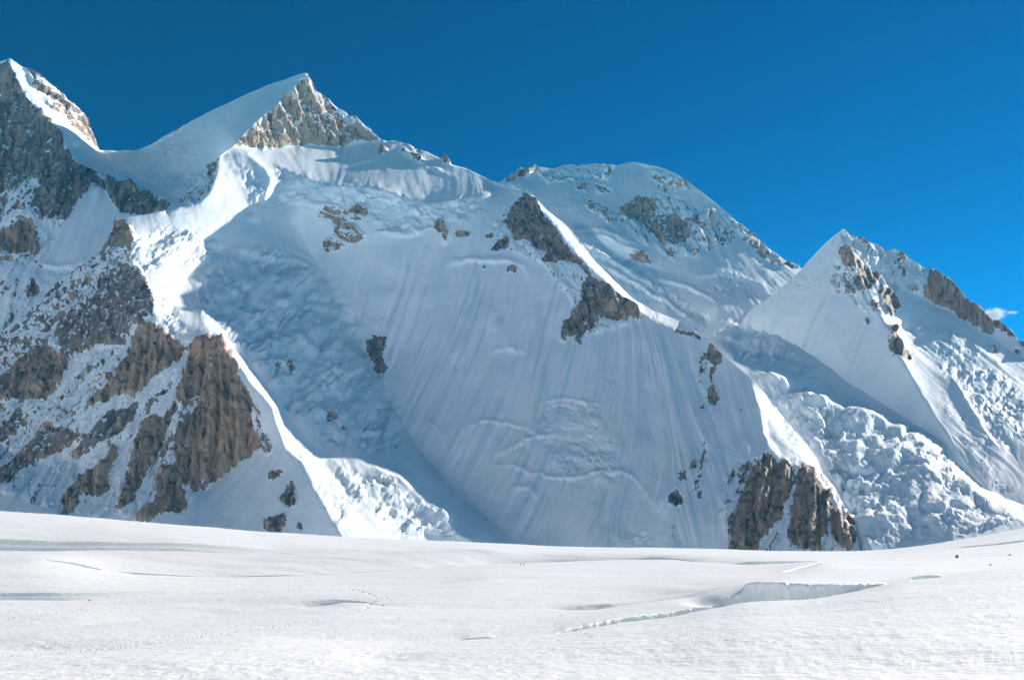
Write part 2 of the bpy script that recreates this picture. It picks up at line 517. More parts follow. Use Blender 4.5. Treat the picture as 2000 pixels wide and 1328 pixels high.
    for i, d in enumerate(dist):
        q = crest.copy()
        q[:, 1] += d; q[:, 2] -= d * back * (0.55 + 0.45 * min(1, d / 150))
        nz = fbm(q[:, 0] / 130, q[:, 1] / 130, 5, seed + 900) * min(60, d * 0.25)
        q[:, 2] += nz
        bk.append(q)
    V = np.concatenate([V, np.array(bk)], 0)
    for k in A: A[k] = np.concatenate([A[k], np.repeat(A[k][-1:] * 0.6, nb, 0)], 0)
    pidv = np.concatenate([pidv, np.full((nb, len(px)), -1)], 0); iidv = np.concatenate([iidv, np.full((nb, len(px)), -1)], 0)
    R, C = V.shape[:2]
    idx = np.arange(R * C).reshape(R, C)
    q = np.stack([idx[:-1, :-1], idx[:-1, 1:], idx[1:, 1:], idx[1:, :-1]], -1).reshape(-1, 4)
    fp = pidv[:-1, :-1].ravel(); fi = iidv[:-1, :-1].ravel()
    Vf = V.reshape(-1, 3); Af = {k: a.ravel() for k, a in A.items()}
    root = bpy.data.objects.new(name, None)
    scene.collection.objects.link(root)
    root.location = Vf[:, 0].mean(), Vf[:, 1].mean(), 0.0
    root["kind"] = "structure"; root["label"] = label; root["category"] = "mountain"
    off = np.array(root.location)
    Vf = Vf - off
    grid_mesh("snow_slope", Vf, q[(fp < 0) & (fi < 0)], Af, MAT_MTN, root)
    for k in range(len(rocks)):
        f = q[fp == k]
        if len(f) > 3: grid_mesh("rock_outcrop" if rocks[k][0] > 0.3 else "rocky_snow_slope", Vf, f, Af, MAT_MTN, root)
    for k in range(len(ices)):
        f = q[(fp < 0) & (fi == k)]
        if len(f) > 3: grid_mesh("icefall", Vf, f, Af, MAT_MTN, root)
    return root

# ------------------------------------------------------------------ the mountains
GL_SKY = "-100,990 0,998 120,1005 260,1017 500,1037 700,1049 920,1058 1100,1068 1300,1070 1420,1072 1500,1076 1700,1077 1790,1067 1850,1058 1920,1046 2000,1030 2100,1018"
_g = pts(GL_SKY)
BOT = " ".join("%g,%g" % (a, b + 40) for a, b in _g)

# ---- the great central mountain: left buttress, summit, hollow face, right-hand ridge
L1_SKY = ("-90,725 -40,690 0,650 42,617 84,585 101,563 126,543 154,522 185,496 210,466 227,430 241,425 301,416 325,410 350,388 388,353 406,325 430,304 458,283 "
          "497,241 535,209 563,178 588,150 600,142 605,153 618,178 642,192 646,201 682,225 696,229 712,246 724,253 741,271 762,276 787,277 804,283 831,295 860,309 871,306 881,322 909,329 948,348 983,360 995,372 "
          "1012,373 1029,371 1047,388 1064,406 1110,444 1138,476 1159,507 1197,546 1236,584 1271,605 1330,628 1365,654 1390,666 1407,688 1425,705 1446,721 1459,733 1496,770 1524,801 1552,836 1576,868 "
          "1597,899 1606,924 1629,948 1650,994 1671,1015 1676,1050 1684,1100")
L1_LINES = [
    # left skyline of the buttress
    "-110,740,2400 0,650,2480 84,585,2560 154,522,2680 210,466,2770 241,425,2800 301,416,2865 332,411,2900 385,398,2980 416,370,3045 420,346,3130 430,304,3300 458,283,3450",
    # where the slope turns into the shade of the right-hand ridge
    "500,435,3160 483,466,3040 430,491,2944 402,519,2839 371,533,2750 353,568,2600 364,589,2560 395,606,2500 437,652,2450 458,690,2405 483,715,2390 514,750,2355 539,787,2315 567,833,2270 609,868,2230 647,889,2205 696,899,2185 714,911,2165 784,932,2115 827,974,2090 871,996,2068 880,1035,2026 927,1060,2022",
    "325,412,2960 350,390,3100 388,353,3240 406,325,3330",
    "458,283,3450 497,241,3580 535,209,3700 563,178,3800 600,142,3900",
    "600,142,3900 618,178,3910 646,198,3950 696,229,3990 741,271,3950 804,283,3900 871,308,3780 948,348,3580 995,372,3420 1029,371,3330",
    # right-hand ridge: crest, then its lit far edge
    "1029,371,3330 1092,450,3130 1131,504,3010 1180,546,2930 1215,580,2890 1255,612,2840 1320,644,2790 1390,668,2720 1412,697,2680 1440,721,2640 1459,733,2620 1471,763,2560 1482,798,2490 1491,847,2400 1503,875,2340 1530,900,2290 1570,915,2250 1610,960,2170 1625,1000,2090 1650,1060,1980",
    "1047,388,3330 1110,444,3230 1159,507,3110 1236,584,2990 1330,628,2880",
    "1496,770,2640 1552,836,2540 1597,899,2420 1629,948,2260 1671,1015,2070 1680,1100,1930",
    # summit rock foot, bench, bench edge and ice cliff
    "458,283,3450 500,290,3560 555,291,3690 600,287,3790 675,289,3890 741,275,3950",
    "540,322,3400 570,337,3380 640,362,3350 727,365,3330 752,372,3310 797,390,3290 836,400,3285 885,390,3300 955,380,3350",
    "545,395,3350 570,397,3340 640,404,3310 712,402,3290 731,455,3235 762,465,3225 825,458,3215 838,443,3220 925,420,3250",
    # snow ridge shoulder on the left of the hollow
    "430,304,3330 483,304,3375 518,332,3320 525,356,3270 518,388,3210 505,428,3165",
    # crest between rocky buttress and snow flank
    "241,425,2800 262,468,2670 255,515,2580 300,575,2450 299,612,2390 284,640,2360 340,664,2335 360,690,2345 385,662,2310 430,658,2305 455,690,2300 469,707,2280 490,745,2230 535,794,2170 546,840,2130 560,882,2080 595,906,2030 612,952,1955 640,1001,1885 660,1040,1840 720,1120,1760",
    # gully of the hollow
    "580,440,3370 610,500,3320 645,560,3230 690,640,3120 735,720,2980 770,810,2800 830,900,2580 900,970,2390 990,1040,2210 1060,1090,2080",
    # central face
    "870,480,3190 860,600,3020 880,760,2750 950,900,2460 1060,1020,2190",
    "1020,520,3060 1060,640,2850 1090,760,2630 1120,880,2410 1160,1000,2180 1190,1110,2000",
    "1250,640,2785 1270,760,2570 1290,900,2310 1310,1000,2120 1320,1110,1970",
    "1390,720,2660 1400,840,2420 1420,940,2230 1430,1010,2090 1440,1110,1960",
    # foot
    "-110,1000,1850 0,1010,1850 140,1006,1880 270,1016,1900 450,1035,1890 600,1050,1860 700,1100,1820",
    "-110,1130,1720 400,1140,1730 720,1140,1790",
    "395,962,2060 439,927,2110 507,872,2160",
    "0,870,2140 60,905,2080 150,896,2110 122,1006,1900",
    "1500,1110,1970 1600,1110,1930 1684,1110,1905",
]
L1_ROCKS = [
    (.22, 125, .15, "-90,720 0,650 84,585 210,466 241,440 300,590 300,640 400,680 470,720 500,860 440,930 360,990 250,1010 120,1000 0,960 -90,970"),
    (.2, 110, .1, "1400,960 1440,900 1500,880 1560,900 1610,930 1672,1010 1670,1075 1480,1080 1420,1060"), (.2, 60, .2, "960,440 1010,385 1030,378 1110,480 1180,552 1260,618 1170,650 1090,670 1120,590 1060,515 990,490"),
    (.95, 120, .3, "227,428 241,424 252,442 264,465 252,491 241,480 217,480 196,494 185,496 210,466"),
    (.52, 145, .1, "185,496 241,485 250,500 240,530 200,570 150,600 100,660 40,720 0,760 -90,820 -90,715 0,650 84,583 126,541"),
    (.82, 120, .0, "245,515 266,526 287,547 299,582 297,610 276,627 259,638 245,673 196,673 140,697 119,680 105,652 115,627 157,596 196,550 224,529"),
    (.93, 100, .3, "-90,760 0,736 35,701 84,669 115,690 140,690 122,750 87,781 35,778 0,778 -90,800"),
    (.97, 100, .45, "280,625 297,629 336,657 359,680 357,697 332,715 308,725 287,750 259,771 224,771 189,788 164,806 175,778 217,743 241,708 252,666"),
    (.36, 135, .1, "122,750 196,690 245,680 235,710 200,760 160,810 110,860 60,900 0,950 -90,980 -90,800 35,780 90,782"),
    (.8, 130, .15, "0,910 56,875 80,833 140,840 170,850 120,880 60,905 20,940 0,948 -90,975 -90,930"),
    (.82, 130, .1, "168,850 217,805 252,794 266,784 270,805 252,826 224,854 207,858 182,875 150,896 140,889"),
    (.8, 120, .0, "0,833 35,795 46,805 35,840 0,868 -60,880 -60,850"),
    (.96, 92, .4, "370,683 389,661 411,653 432,658 452,683 463,709 471,747 490,778 487,810 496,848 507,870 484,895 471,895 458,914 449,908 439,927 420,939 401,943 395,924 392,955 379,962 354,936 341,905 338,879 348,848 364,822 373,797 392,769 389,759 364,791 348,788 341,769 351,747 360,718"),
    (.98, 105, .25, "278,841 269,838 297,810 307,810 316,822 341,778 348,797 326,829 322,848 307,889 291,917 275,949 265,955 262,971 237,998 229,993 240,965 246,930 256,889 262,860"),
    (.97, 105, .3, "341,906 354,927 360,968 367,990 354,1000 329,996 316,1003 300,1012 284,1018 264,1017 272,1003 297,981 307,955 303,936 316,911"),
    (.5, 120, .1, "313,873 345,815 360,797 370,800 360,830 340,880 330,905 310,910"),
    (.98, 110, .3, "224,870 232,873 231,895 218,905 215,927 209,930 212,952 190,971 186,965 161,968 155,984 133,1007 123,1006 122,971 139,952 167,927 193,908 212,886"),
    (.95, 135, .1, "209,860 224,838 247,810 269,791 272,803 253,826 231,848 212,857"),
    (.65, 135, .1, "269,810 291,778 310,765 335,743 338,747 322,769 297,797 275,813"),
    (.5, 60, .1, "471,755 490,780 508,800 515,850 530,880 520,890 505,850 495,810"),
    (.95, 100, .2, "525,924 535,915 546,924 553,910 551,924 539,935 525,935"),
    (.85, 110, .1, "570,938 578,962 579,983 567,990 553,983 544,971 556,952"),
    (.9, 110, .1, "555,1001 560,1015 546,1036 529,1042 513,1029 532,1011"),
    (.9, 90, .0, "586,1011 591,1036 580,1032"),
    (.8, 60, .0, "511,850 525,850 534,875 525,885 514,857"),
    # summit face
    (.80, 62, .85, "456,281 466,270 487,258 499,240 515,224 532,207 550,191 564,177 582,163 593,146 603,140 609,160 617,175 623,185 635,191 645,195 656,209 680,226 692,227 704,238 715,250 733,264 745,270 761,274 757,278 733,278 719,274 694,270 680,272 678,280 666,287 643,283 619,280 597,274 590,287 578,285 562,274 546,270 556,289 538,289 521,287 511,292 493,287 485,283 466,287"),
    (.58, 130, .2, "430,306 413,318 406,325 388,353 368,376 345,394 375,399 400,382 413,365 418,340"),
    (.95, 30, .4, "736,300 751,290 755,296 745,302"), (.95, 30, .4, "782,294 789,289 793,297 784,298"),
    (.95, 30, .5, "783,274 792,275 794,282 784,282"), (.9, 30, .5, "800,279 826,290 833,297 815,297"),
    (.95, 60, .4, "860,308 871,303 883,321 866,320"), (.7, 30, .2, "800,306 818,310 834,324 818,318"),
    (.5, 15, .2, "615,422 640,407 668,411 700,402 724,404 710,425 685,432 710,457 706,470 682,474 650,491 630,488 626,474 657,453 640,432"),
    (.65, 40, .5, "846,442 860,426 871,446 878,456 874,474 864,460"), (.72, 10, .3, "888,453 902,449 923,453 916,460 892,462"),
    # right-hand ridge
    (.87, 60, .15, "1024,378 1047,394 1075,429 1093,454 1110,485 1131,506 1149,527 1166,548 1191,560 1215,581 1236,598 1257,617 1250,623 1229,618 1208,625 1187,622 1170,615 1170,627 1152,644 1138,644 1135,676 1122,669 1124,651 1110,655 1101,665 1096,658 1100,634 1117,609 1142,581 1131,574 1142,546 1152,539 1138,522 1110,508 1089,511 1065,511 1058,508 1068,490 1040,483 1033,466 1005,469 998,448 981,434 1005,399"),
    (.85, 120, .2, "956,488 984,457 993,469 991,483 970,490"), (.85, 120, .2, "946,459 965,452 963,464 953,466"),
    (.8, 10, .0, "989,527 1005,521 1012,529 991,531"), (.7, 10, .0, "940,524 946,520 950,527"),
    (.9, 30, .4, "1316,645 1327,640 1355,654 1376,660 1358,662 1330,652"),
    (.98, 90, .5, "1387,667 1398,676 1412,695 1408,711 1394,715 1380,701 1384,683"),
    (.88, 90, .4, "1384,716 1398,716 1391,743 1405,778 1394,790 1384,788 1387,750"), (.5, 100, .2, "1364,688 1380,690 1378,720 1374,750 1366,745"),
    (.9, 90, .1, "1369,786 1375,786 1373,800 1368,798"), (.9, 90, .0, "1442,800 1450,792 1446,806"), (.9, 90, .0, "1469,790 1475,789 1476,799 1470,799"),
    (.98, 95, .3, "1489,896 1501,886 1512,891 1517,903 1522,917 1522,900 1532,891 1541,905 1548,921 1549,943 1543,964 1531,976 1531,999 1527,1007 1510,1021 1506,1033 1498,1035 1494,1044 1484,1050 1478,1095 1425,1095 1423,1061 1426,1050 1423,1033 1420,1024 1422,1012 1437,993 1441,973 1449,962 1460,940 1470,915"),
    (.6, 120, .0, "1437,930 1450,910 1470,897 1489,894 1472,915 1460,942 1450,960 1440,970 1432,975 1440,945"),
    (.7, 110, .0, "1432,915 1438,918 1424,945 1418,968 1416,962 1424,935"),
    (.97, 85, .25, "1568,901 1572,906 1581,914 1595,928 1609,954 1617,960 1616,1021 1615,1038 1602,1050 1603,1070 1600,1076 1584,1076 1577,1068 1572,1070 1562,1072 1553,1063 1543,1054 1541,1033 1546,1012 1542,986 1551,971 1548,962 1557,947 1555,929 1564,912"),
    (.97, 80, .2, "1621,964 1628,985 1640,1002 1650,1025 1661,1026 1671,1033 1673,1047 1657,1076 1647,1068 1631,1049 1624,1037 1626,1026 1619,1023"),
    (.98, 60, .1, "1652,1004 1657,998 1667,1009 1674,1023 1661,1019 1652,1011"),
    (.9, 90, .1, "1303,966 1321,955 1333,973 1331,987 1307,983"), (.66, 110, .0, "1321,924 1338,910 1342,941 1328,938"),
    (.9, 110, .0, "1347,912 1358,899 1361,913 1350,918"), (.55, 105, .0, "1373,868 1382,865 1373,910 1362,960 1350,960 1365,920"), (.9, 100, .0, "1360,960 1372,958 1370,972 1362,972"),
    (.9, 5, .0, "715,664 754,657 750,692 757,716 743,734 729,723 722,699"),
    (.33, 20, .0, "535,701 567,708 577,732 546,736"), (.5, 20, .0, "631,807 660,814 656,825 640,820"), (.6, 10, .0, "658,838 679,836 678,843 662,844"),
]
L1_ICES = [
    (1.0, .75, .35, "644,898 684,912 691,926 771,933 775,958 827,968 827,989 873,996 880,1038 925,1058 845,1056 775,1046 749,1010 722,986 687,979 675,944 649,907"),
    (.9, .55, .2, "440,320 500,330 522,350 520,400 500,440 480,430 490,390 470,350"),
    (1.1, .7, .25, "262,463 315,449 437,463 427,505 385,519 367,526 315,512 290,533 273,533 256,505"),
    (1.0, .6, .25, "296,540 336,570 336,600 371,645 350,670 310,630 309,580"),
    (1.0, .9, .6, "525,330 570,340 640,364 727,367 752,374 797,392 836,402 885,392 950,385 945,420 925,425 838,445 825,460 762,465 731,455 712,402 640,404 570,397 530,400"),
    (1.0, 1.3, .3, "400,545 450,500 520,480 640,540 720,640 745,720 790,860 760,890 680,870 600,840 530,750 450,665 385,590"),
    (.55, .8, .3, "1060,790 1170,780 1180,830 1230,900 1200,950 1100,930 1060,880 1000,890 1010,850"),
    (.35, .5, .1, "1040,385 1064,406 1159,507 1236,584 1330,628 1300,632 1240,605 1180,545 1131,500 1092,448"),
    (.4, .6, .1, "480,715 540,790 570,850 640,900 700,940 700,1000 660,1040 610,940 560,870 530,790"), (.4, .5, .1, "1459,733 1524,801 1597,899 1629,948 1600,930 1540,880 1490,800"),
    (.6, .8, .3, "1205,1045 1240,1030 1275,1040 1270,1062 1215,1068"),
]
L1_STROKES = [
    ('ledge', 8, 5, "458,487 518,498 595,515 630,540"), ('ledge', 7, 4, "563,487 590,496 616,512"), ('ledge', 7, 4, "420,550 445,560 469,571"), ('ledge', 9, 5, "605,592 640,596 672,610 690,625"),
    ('ledge', 10, 6, "520,575 560,600 590,640"), ('ledge', 10, 6, "540,660 580,668 620,700 640,730"), ('ledge', 9, 5, "480,600 510,640 540,690"), ('ledge', 10, 6, "590,745 630,735 660,760 690,800"),
    ('ledge', 8, 5, "540,400 600,398 660,406 715,402"), ('ledge', 8, 6, "735,452 765,462 800,462 828,452"),
    ('ledge', 9, 5, "864,530 885,516 920,509 955,511 997,512 1021,523 1034,544"),
    ('ledge', 5, 2.6, "1051,793 1069,783 1107,780 1146,785 1176,786"),
    ('ledge', 6, 3.2, "908,842 932,828 953,825 992,830 1023,834 1051,853"),
    ('ledge', 6, 2.6, "820,814 838,828 852,835 861,848"),
    ('ledge', 8, 3.5, "960,895 985,884 1020,867 1055,853 1100,853"),
    ('ledge', 6, 3.2, "939,916 960,911 1002,911 1030,923 1055,930 1090,933 1125,935 1174,923 1195,926 1216,919 1244,940 1265,965 1279,986"),
    ('ledge', 9, 4, "670,856 705,848 754,846"),
    ('ledge', 8, 4, "1000,960 1030,952 1050,975"),
    ('ledge', 7, 3, "960,690 1000,682 1030,690"),
    ('rib', 9, 11, "405,664 420,780 410,880 400,930"), ('rib', 6, 9, "372,690 362,760 350,840 345,900"),
    ('rib', 8, 9, "300,815 275,900 250,970 235,995"), ('rib', 8, 9, "330,910 320,970 290,1012"), ('rib', 8, 9, "225,880 190,940 130,1000"),
    ('rib', 7, -7, "345,760 330,830 305,900 280,980"), ('rib', 8, -5, "285,800 240,880 200,980"), ('rib', 5, -5, "390,765 370,810 345,860"),
    ('rib', 7, 9, "1500,890 1490,950 1460,1040 1450,1080"), ('rib', 6, 8, "1568,905 1575,980 1585,1070"), ('rib', 7, -6, "1553,930 1538,990 1515,1050 1510,1080"), ('rib', 4, -4, "1618,960 1617,1020 1612,1070"),
    ('rib', 6, 7, "1535,895 1538,960"), ('rib', 3, -12, "398,668 392,730 388,765"), ('rib', 3, -11, "372,720 366,770 352,830"), ('rib', 3, -10, "425,700 428,790 420,880 408,930"), ('rib', 3, -10, "455,760 460,840 452,900"), ('rib', 3, -10, "395,800 385,870 392,950"), ('rib', 3, -9, "320,660 318,700 300,725"), ('rib', 3, -9, "290,840 272,900 262,960"), ('rib', 3, -9, "345,930 335,990"), ('rib', 3, -9, "185,925 175,960"), ('rib', 3, -10, "1478,930 1470,990 1480,1050"), ('rib', 3, -10, "1510,930 1500,1000"), ('rib', 3, -10, "1572,940 1580,1010 1574,1060"), ('rib', 3, -9, "1645,1010 1650,1050"), ('rib', 3, -9, "1085,440 1070,480 1075,505"), ('rib', 3, -9, "1190,565 1160,600 1120,640"), ('rib', 4, -6, "435,662 440,740 448,830 455,905"), ('rib', 4, -6, "415,690 385,760 380,830 372,900 365,950"), ('rib', 5, 7, "475,760 470,850 462,900"), ('rib', 5, 7, "320,640 330,690 300,730 250,770"), ('rib', 5, 6, "60,700 70,760"), ('rib', 6, -6, "105,690 100,760 85,785"), ('rib', 6, 7, "270,530 265,600 235,660"), ('rib', 6, -6, "240,540 215,600 160,680"), ('rib', 6, 7, "215,570 180,620 140,680"), ('rib', 4, -5, "1518,905 1522,960 1500,1030"), ('rib', 4, -5, "1590,935 1598,1000 1590,1060"), ('rib', 6, 5, "1640,990 1655,1060"),
    # ribs of the summit face
    ('rib', 6, 5, "600,150 606,210 625,250 660,285"), ('rib', 6, 5, "575,172 580,220 595,270"), ('rib', 6, 4, "540,205 560,240 585,285"), ('rib', 6, -5, "590,165 590,210 612,260"), ('rib', 6, -4, "640,205 625,240 640,280"), ('rib', 5, 5, "690,230 715,255 740,274"), ('rib', 6, -4, "515,235 545,265"),
    # little rocks on the bench, standing proud
    ('rib', 4, 5, "740,298 752,292"), ('rib', 5, 6, "786,293 800,304 815,310 832,322"), ('rib', 4, 4, "866,322 872,312"), ('ledge', 6, 3, "812,330 840,328 880,345"),
    # snow ridge shoulder
    ('ridge', 12, 3, "430,306 483,308 518,334 525,358 516,390 495,447 462,480"),
    ('rib', 10, -5, "600,870 660,930 700,985"),
    ('rib', 7, 4, "700,560 730,640 745,700"), ('ridge', 6, 4, "1460,735 1484,800 1490,846 1505,882"), ('rib', 8, -5, "1492,800 1505,850 1535,893"),
]
build_mountain("mountain", "towering snow mountain with a hollow blue-shaded face and a pointed rocky summit", L1_SKY, BOT, L1_LINES, L1_ROCKS, L1_ICES, L1_STROKES,
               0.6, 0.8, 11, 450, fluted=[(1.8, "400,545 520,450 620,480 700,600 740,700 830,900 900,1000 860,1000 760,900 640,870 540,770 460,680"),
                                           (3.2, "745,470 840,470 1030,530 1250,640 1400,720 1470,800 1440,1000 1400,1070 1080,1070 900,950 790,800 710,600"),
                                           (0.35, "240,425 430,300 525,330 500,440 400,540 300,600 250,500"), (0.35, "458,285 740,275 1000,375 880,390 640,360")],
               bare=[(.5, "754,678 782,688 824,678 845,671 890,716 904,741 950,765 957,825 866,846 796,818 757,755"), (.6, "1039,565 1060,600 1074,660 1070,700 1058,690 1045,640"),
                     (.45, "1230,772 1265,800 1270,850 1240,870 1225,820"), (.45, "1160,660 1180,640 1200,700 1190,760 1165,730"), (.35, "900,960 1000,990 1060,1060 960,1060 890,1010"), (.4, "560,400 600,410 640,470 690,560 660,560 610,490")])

# ---- the peak at the left, the col and the snow basin below it
L4_SKY = ("-90,180 -40,140 0,119 10,117 21,115 45,132 66,145 86,155 115,176 140,202 161,223 171,243 182,265 192,292 230,295 269,294 297,281 350,250 420,213 490,181 546,159 591,142 600,143 606,160 640,230 680,300 720,420")
L4_LINES = [
    "-110,190,3700 0,119,3620 21,115,3600 66,145,3640 115,176,3690 161,223,3760 182,265,3820 192,293,3860 269,294,3950 297,281,3950 420,213,3980 546,159,3970 591,142,3930 600,143,3910",
    "600,143,3905 563,178,3805 535,209,3705 497,241,3585 458,283,3460",
    "606,160,4000 640,230,4200 680,300,4300 720,420,4300", "500,330,3900 470,400,3750 430,500,3600",
    "21,115,3600 42,181,3500 84,220,3450 119,265,3420 154,321,3390 245,362,3360 331,397,3330",
    "140,285,3620 196,318,3610 245,330,3620 308,338,3640 353,340,3650 420,330,3620",
    "170,332,3490 245,354,3470 301,372,3460 360,385,3440 420,385,3420",
    "190,375,3290 180,420,3190 150,500,3040 70,600,2890 0,680,2790 -110,760,2720",
    "-110,330,3250 0,330,3250 60,430,3110 77,490,3040 60,560,2920",
    "-110,490,2980 0,490,2990 -0,560,2900",
    "240,520,2980 300,480,3120 350,440,3300", "-110,1100,2500 400,1100,2500",
]
L4_ROCKS = [
    (.2, 125, .1, "-90,380 60,330 130,420 90,500 60,600 0,660 -90,700"),
    (.84, 110, .05, "-90,165 0,122 21,118 30,150 60,200 100,235 119,265 125,290 160,325 200,348 250,362 301,377 331,397 320,412 280,415 240,418 225,400 205,372 180,355 170,380 150,395 130,428 100,425 70,420 60,400 80,360 60,340 20,370 0,380 -90,400"),
    (.5, 130, .1, "0,380 60,345 80,360 60,400 20,420 0,430 -90,440 -90,390"),
    (.95, 100, .4, "-90,455 0,447 60,430 70,450 77,490 40,492 0,490 -90,490"),
    (.4, 10, .1, "0,495 60,500 50,515 0,515 -60,515 -60,495"),
    (.68, 40, .1, "45,130 66,143 115,174 161,221 182,263 194,290 170,270 150,250 120,225 90,200 60,165"),
    (.9, 60, .2, "148,210 161,221 171,241 194,292 175,272 160,250"),
    (.95, 80, .2, "52,560 70,545 73,575 65,585 55,572"), (.7, 150, .1, "0,553 12,548 8,560 0,563"),
    (.5, 150, .3, "295,283 350,249 365,245 330,272"),
]
L4_ICES = [(.45, .8, .5, "160,308 196,320 245,331 308,338 353,341 420,335 420,380 360,383 301,370 245,352 180,332"),
           (.55, .6, .1, "301,285 345,282 388,300 385,322 340,328 301,312"), (.5, .7, .3, "70,515 110,522 165,510 150,545 100,575 75,580")]
L4_STROKES = [('ledge', 8, 5, "70,515 110,524 140,520 170,508"), ('rib', 6, -4, "20,330 60,345 20,375"), ('rib', 10, 6, "30,200 60,300 120,420"), ('rib', 8, -6, "0,230 20,300 40,340"),
              ('rib', 8, 5, "130,300 110,360 120,420"), ('rib', 8, 4, "200,350 190,390")]
build_mountain("mountain", "dark rocky peak with a steep snow-streaked edge beside the snow col", L4_SKY, "-100,740 0,700 150,580 260,470 340,440 420,420 480,420 560,380 720,460", L4_LINES, L4_ROCKS, L4_ICES, L4_STROKES,
               0.5, 0.6, 23, 300)

# ---- the rounded dome behind, its glacier basin and the icefall that runs out of it
L2_SKY = ("940,380 986,350 998,336 1015,331 1033,334 1043,325 1075,327 1099,324 1124,324 1159,318 1201,322 1236,316 1260,318 1295,329 1327,343 1355,364 1397,395 1425,420 1460,451 1495,479 1530,504 1565,525 1600,548 1660,590 1720,650 1800,760 1880,860 1960,950 2080,1000")
L2_LINES = [
    "930,385,4900 986,350,5050 1043,325,5150 1159,318,5200 1236,316,5150 1295,329,5030 1355,364,4880 1425,420,4690 1495,479,4480 1565,525,4290 1660,590,4200 1720,650,3900 1800,760,3400 1880,860,2950 1960,950,2500 2080,1000,2000",
    "1005,362,4850 1124,427,4560 1215,504,4330 1290,530,4230 1365,539,4110 1495,567,3960 1558,540,4150",
    "1110,458,4330 1180,460,4370 1250,490,4280", "1120,480,4200 1180,500,4180 1240,535,4120 1300,575,3990 1380,625,3790",
    "1400,600,3800 1450,635,3650 1500,650,3560", "1430,678,3400 1500,690,3300 1560,705,3220",
    "1240,420,4760 1300,430,4640", "1420,490,4350 1460,520,4210",
    # icefall crest, trough beside the near ridge, trough below the pyramid
    "1430,702,2890 1496,731,2830 1531,739,2820 1562,770,2760 1615,787,2740 1702,808,2720 1779,857,2590 1850,905,2420 1895,952,2200 1947,992,2000 1993,1015,1850 2080,1050,1700",
    "1440,760,2800 1500,800,2690 1560,860,2570 1620,950,2320 1690,1050,1990 1720,1120,1820",
    "1540,900,2600 1640,1120,2150", "1850,1060,1800 1950,1060,1720 2080,1090,1600", "1300,700,3500 1200,620,3800 1100,540,4000",
    "1600,745,3080 1700,788,2950 1800,848,2720 1900,940,2390 2000,1000,2040",
]
L2_ROCKS = [
    (.95, 100, 0.80, "984,352 998,334 1015,329 1033,332 1043,323 1050,328 1040,340 1010,352"),
    (.36, 20, 0.60, "1050,338 1096,322 1152,324 1200,322 1190,350 1145,350 1068,357"), (.62, 20, 0.60, "1124,357 1155,360 1145,374 1124,373"), (.5, 20, 0.60, "1162,357 1201,371 1166,378"),
    (.42, 30, 0.70, "1260,330 1334,344 1362,372 1302,375 1270,350"),
    (.74, 70, 0.85, "1215,402 1250,381 1278,388 1281,413 1271,434 1299,420 1351,430 1348,465 1320,476 1295,479 1271,455 1250,434 1204,423"),
    (.45, 30, 0.60, "1135,385 1170,395 1215,430 1190,435 1155,415"), (.42, 60, 0.70, "1351,427 1397,400 1425,430 1440,460 1418,480 1383,490 1358,470"),
    (.5, 30, 0.40, "1229,497 1264,490 1271,514 1239,518"), (.7, 60, 0.60, "1304,483 1320,498 1318,510 1308,500"),
    (.62, 40, 0.65, "1397,393 1418,412 1467,454 1516,493 1567,524 1530,523 1495,513 1467,488 1442,457"),
    (.33, 50, 0.70, "1280,380 1350,390 1400,440 1360,500 1300,500 1250,470 1200,440"),
]
L2_ICES = [
    (1.0, 1.6, .35, "1440,700 1500,725 1620,780 1760,830 1860,870 1900,950 1990,1020 1850,1050 1700,1060 1660,1000 1600,900 1540,810 1480,750"),
    (.5, .7, .35, "1124,462 1180,455 1250,476 1229,504 1271,532 1320,567 1369,616 1338,635 1271,605 1215,556 1163,510"),
    (.6, .9, .3, "1405,624 1545,631 1590,715 1700,800 1545,726 1440,698"),
    (.4, .8, .2, "1365,535 1420,530 1500,560 1480,580 1400,570"),
    (.45, .35, .05, "1085,380 1150,400 1160,435 1120,430 1095,410"),
]
L2_STROKES = [('ledge', 8, 4, "1130,480 1180,500 1230,535 1290,565"), ('ledge', 8, 5, "1180,520 1240,555 1300,590 1350,625"), ('ledge', 7, 4, "1280,545 1340,560 1400,590"), ('ledge', 8, 5, "1400,655 1450,668 1520,665"), ('ledge', 8, 5, "1450,700 1510,705 1560,720"),
              ('ledge', 7, 4, "1110,449 1180,452 1225,470 1250,477"), ('ledge', 8, 4, "1365,540 1420,536 1460,550 1500,565"), ('ridge', 12, 5, "1496,733 1562,772 1615,789 1702,810 1779,859 1850,905"),
              ('ledge', 9, 5, "1560,800 1620,840 1680,850"), ('ledge', 9, 6, "1700,900 1760,880 1820,920"), ('ledge', 10, 6, "1820,990 1860,975 1900,985"), ('ledge', 9, 4, "1640,930 1700,950 1760,945")]
build_mountain("mountain", "rounded snow dome mottled with rock above a glacier basin and broken icefall", L2_SKY, "940,420 1000,420 1060,450 1150,540 1250,640 1350,690 1440,770 1500,850 1560,930 1610,1000 1650,1100 1700,1115 1800,1105 1900,1090 2000,1070 2080,1060", L2_LINES, L2_ROCKS, L2_ICES, L2_STROKES,
               0.6, 1.1, 37, 330)

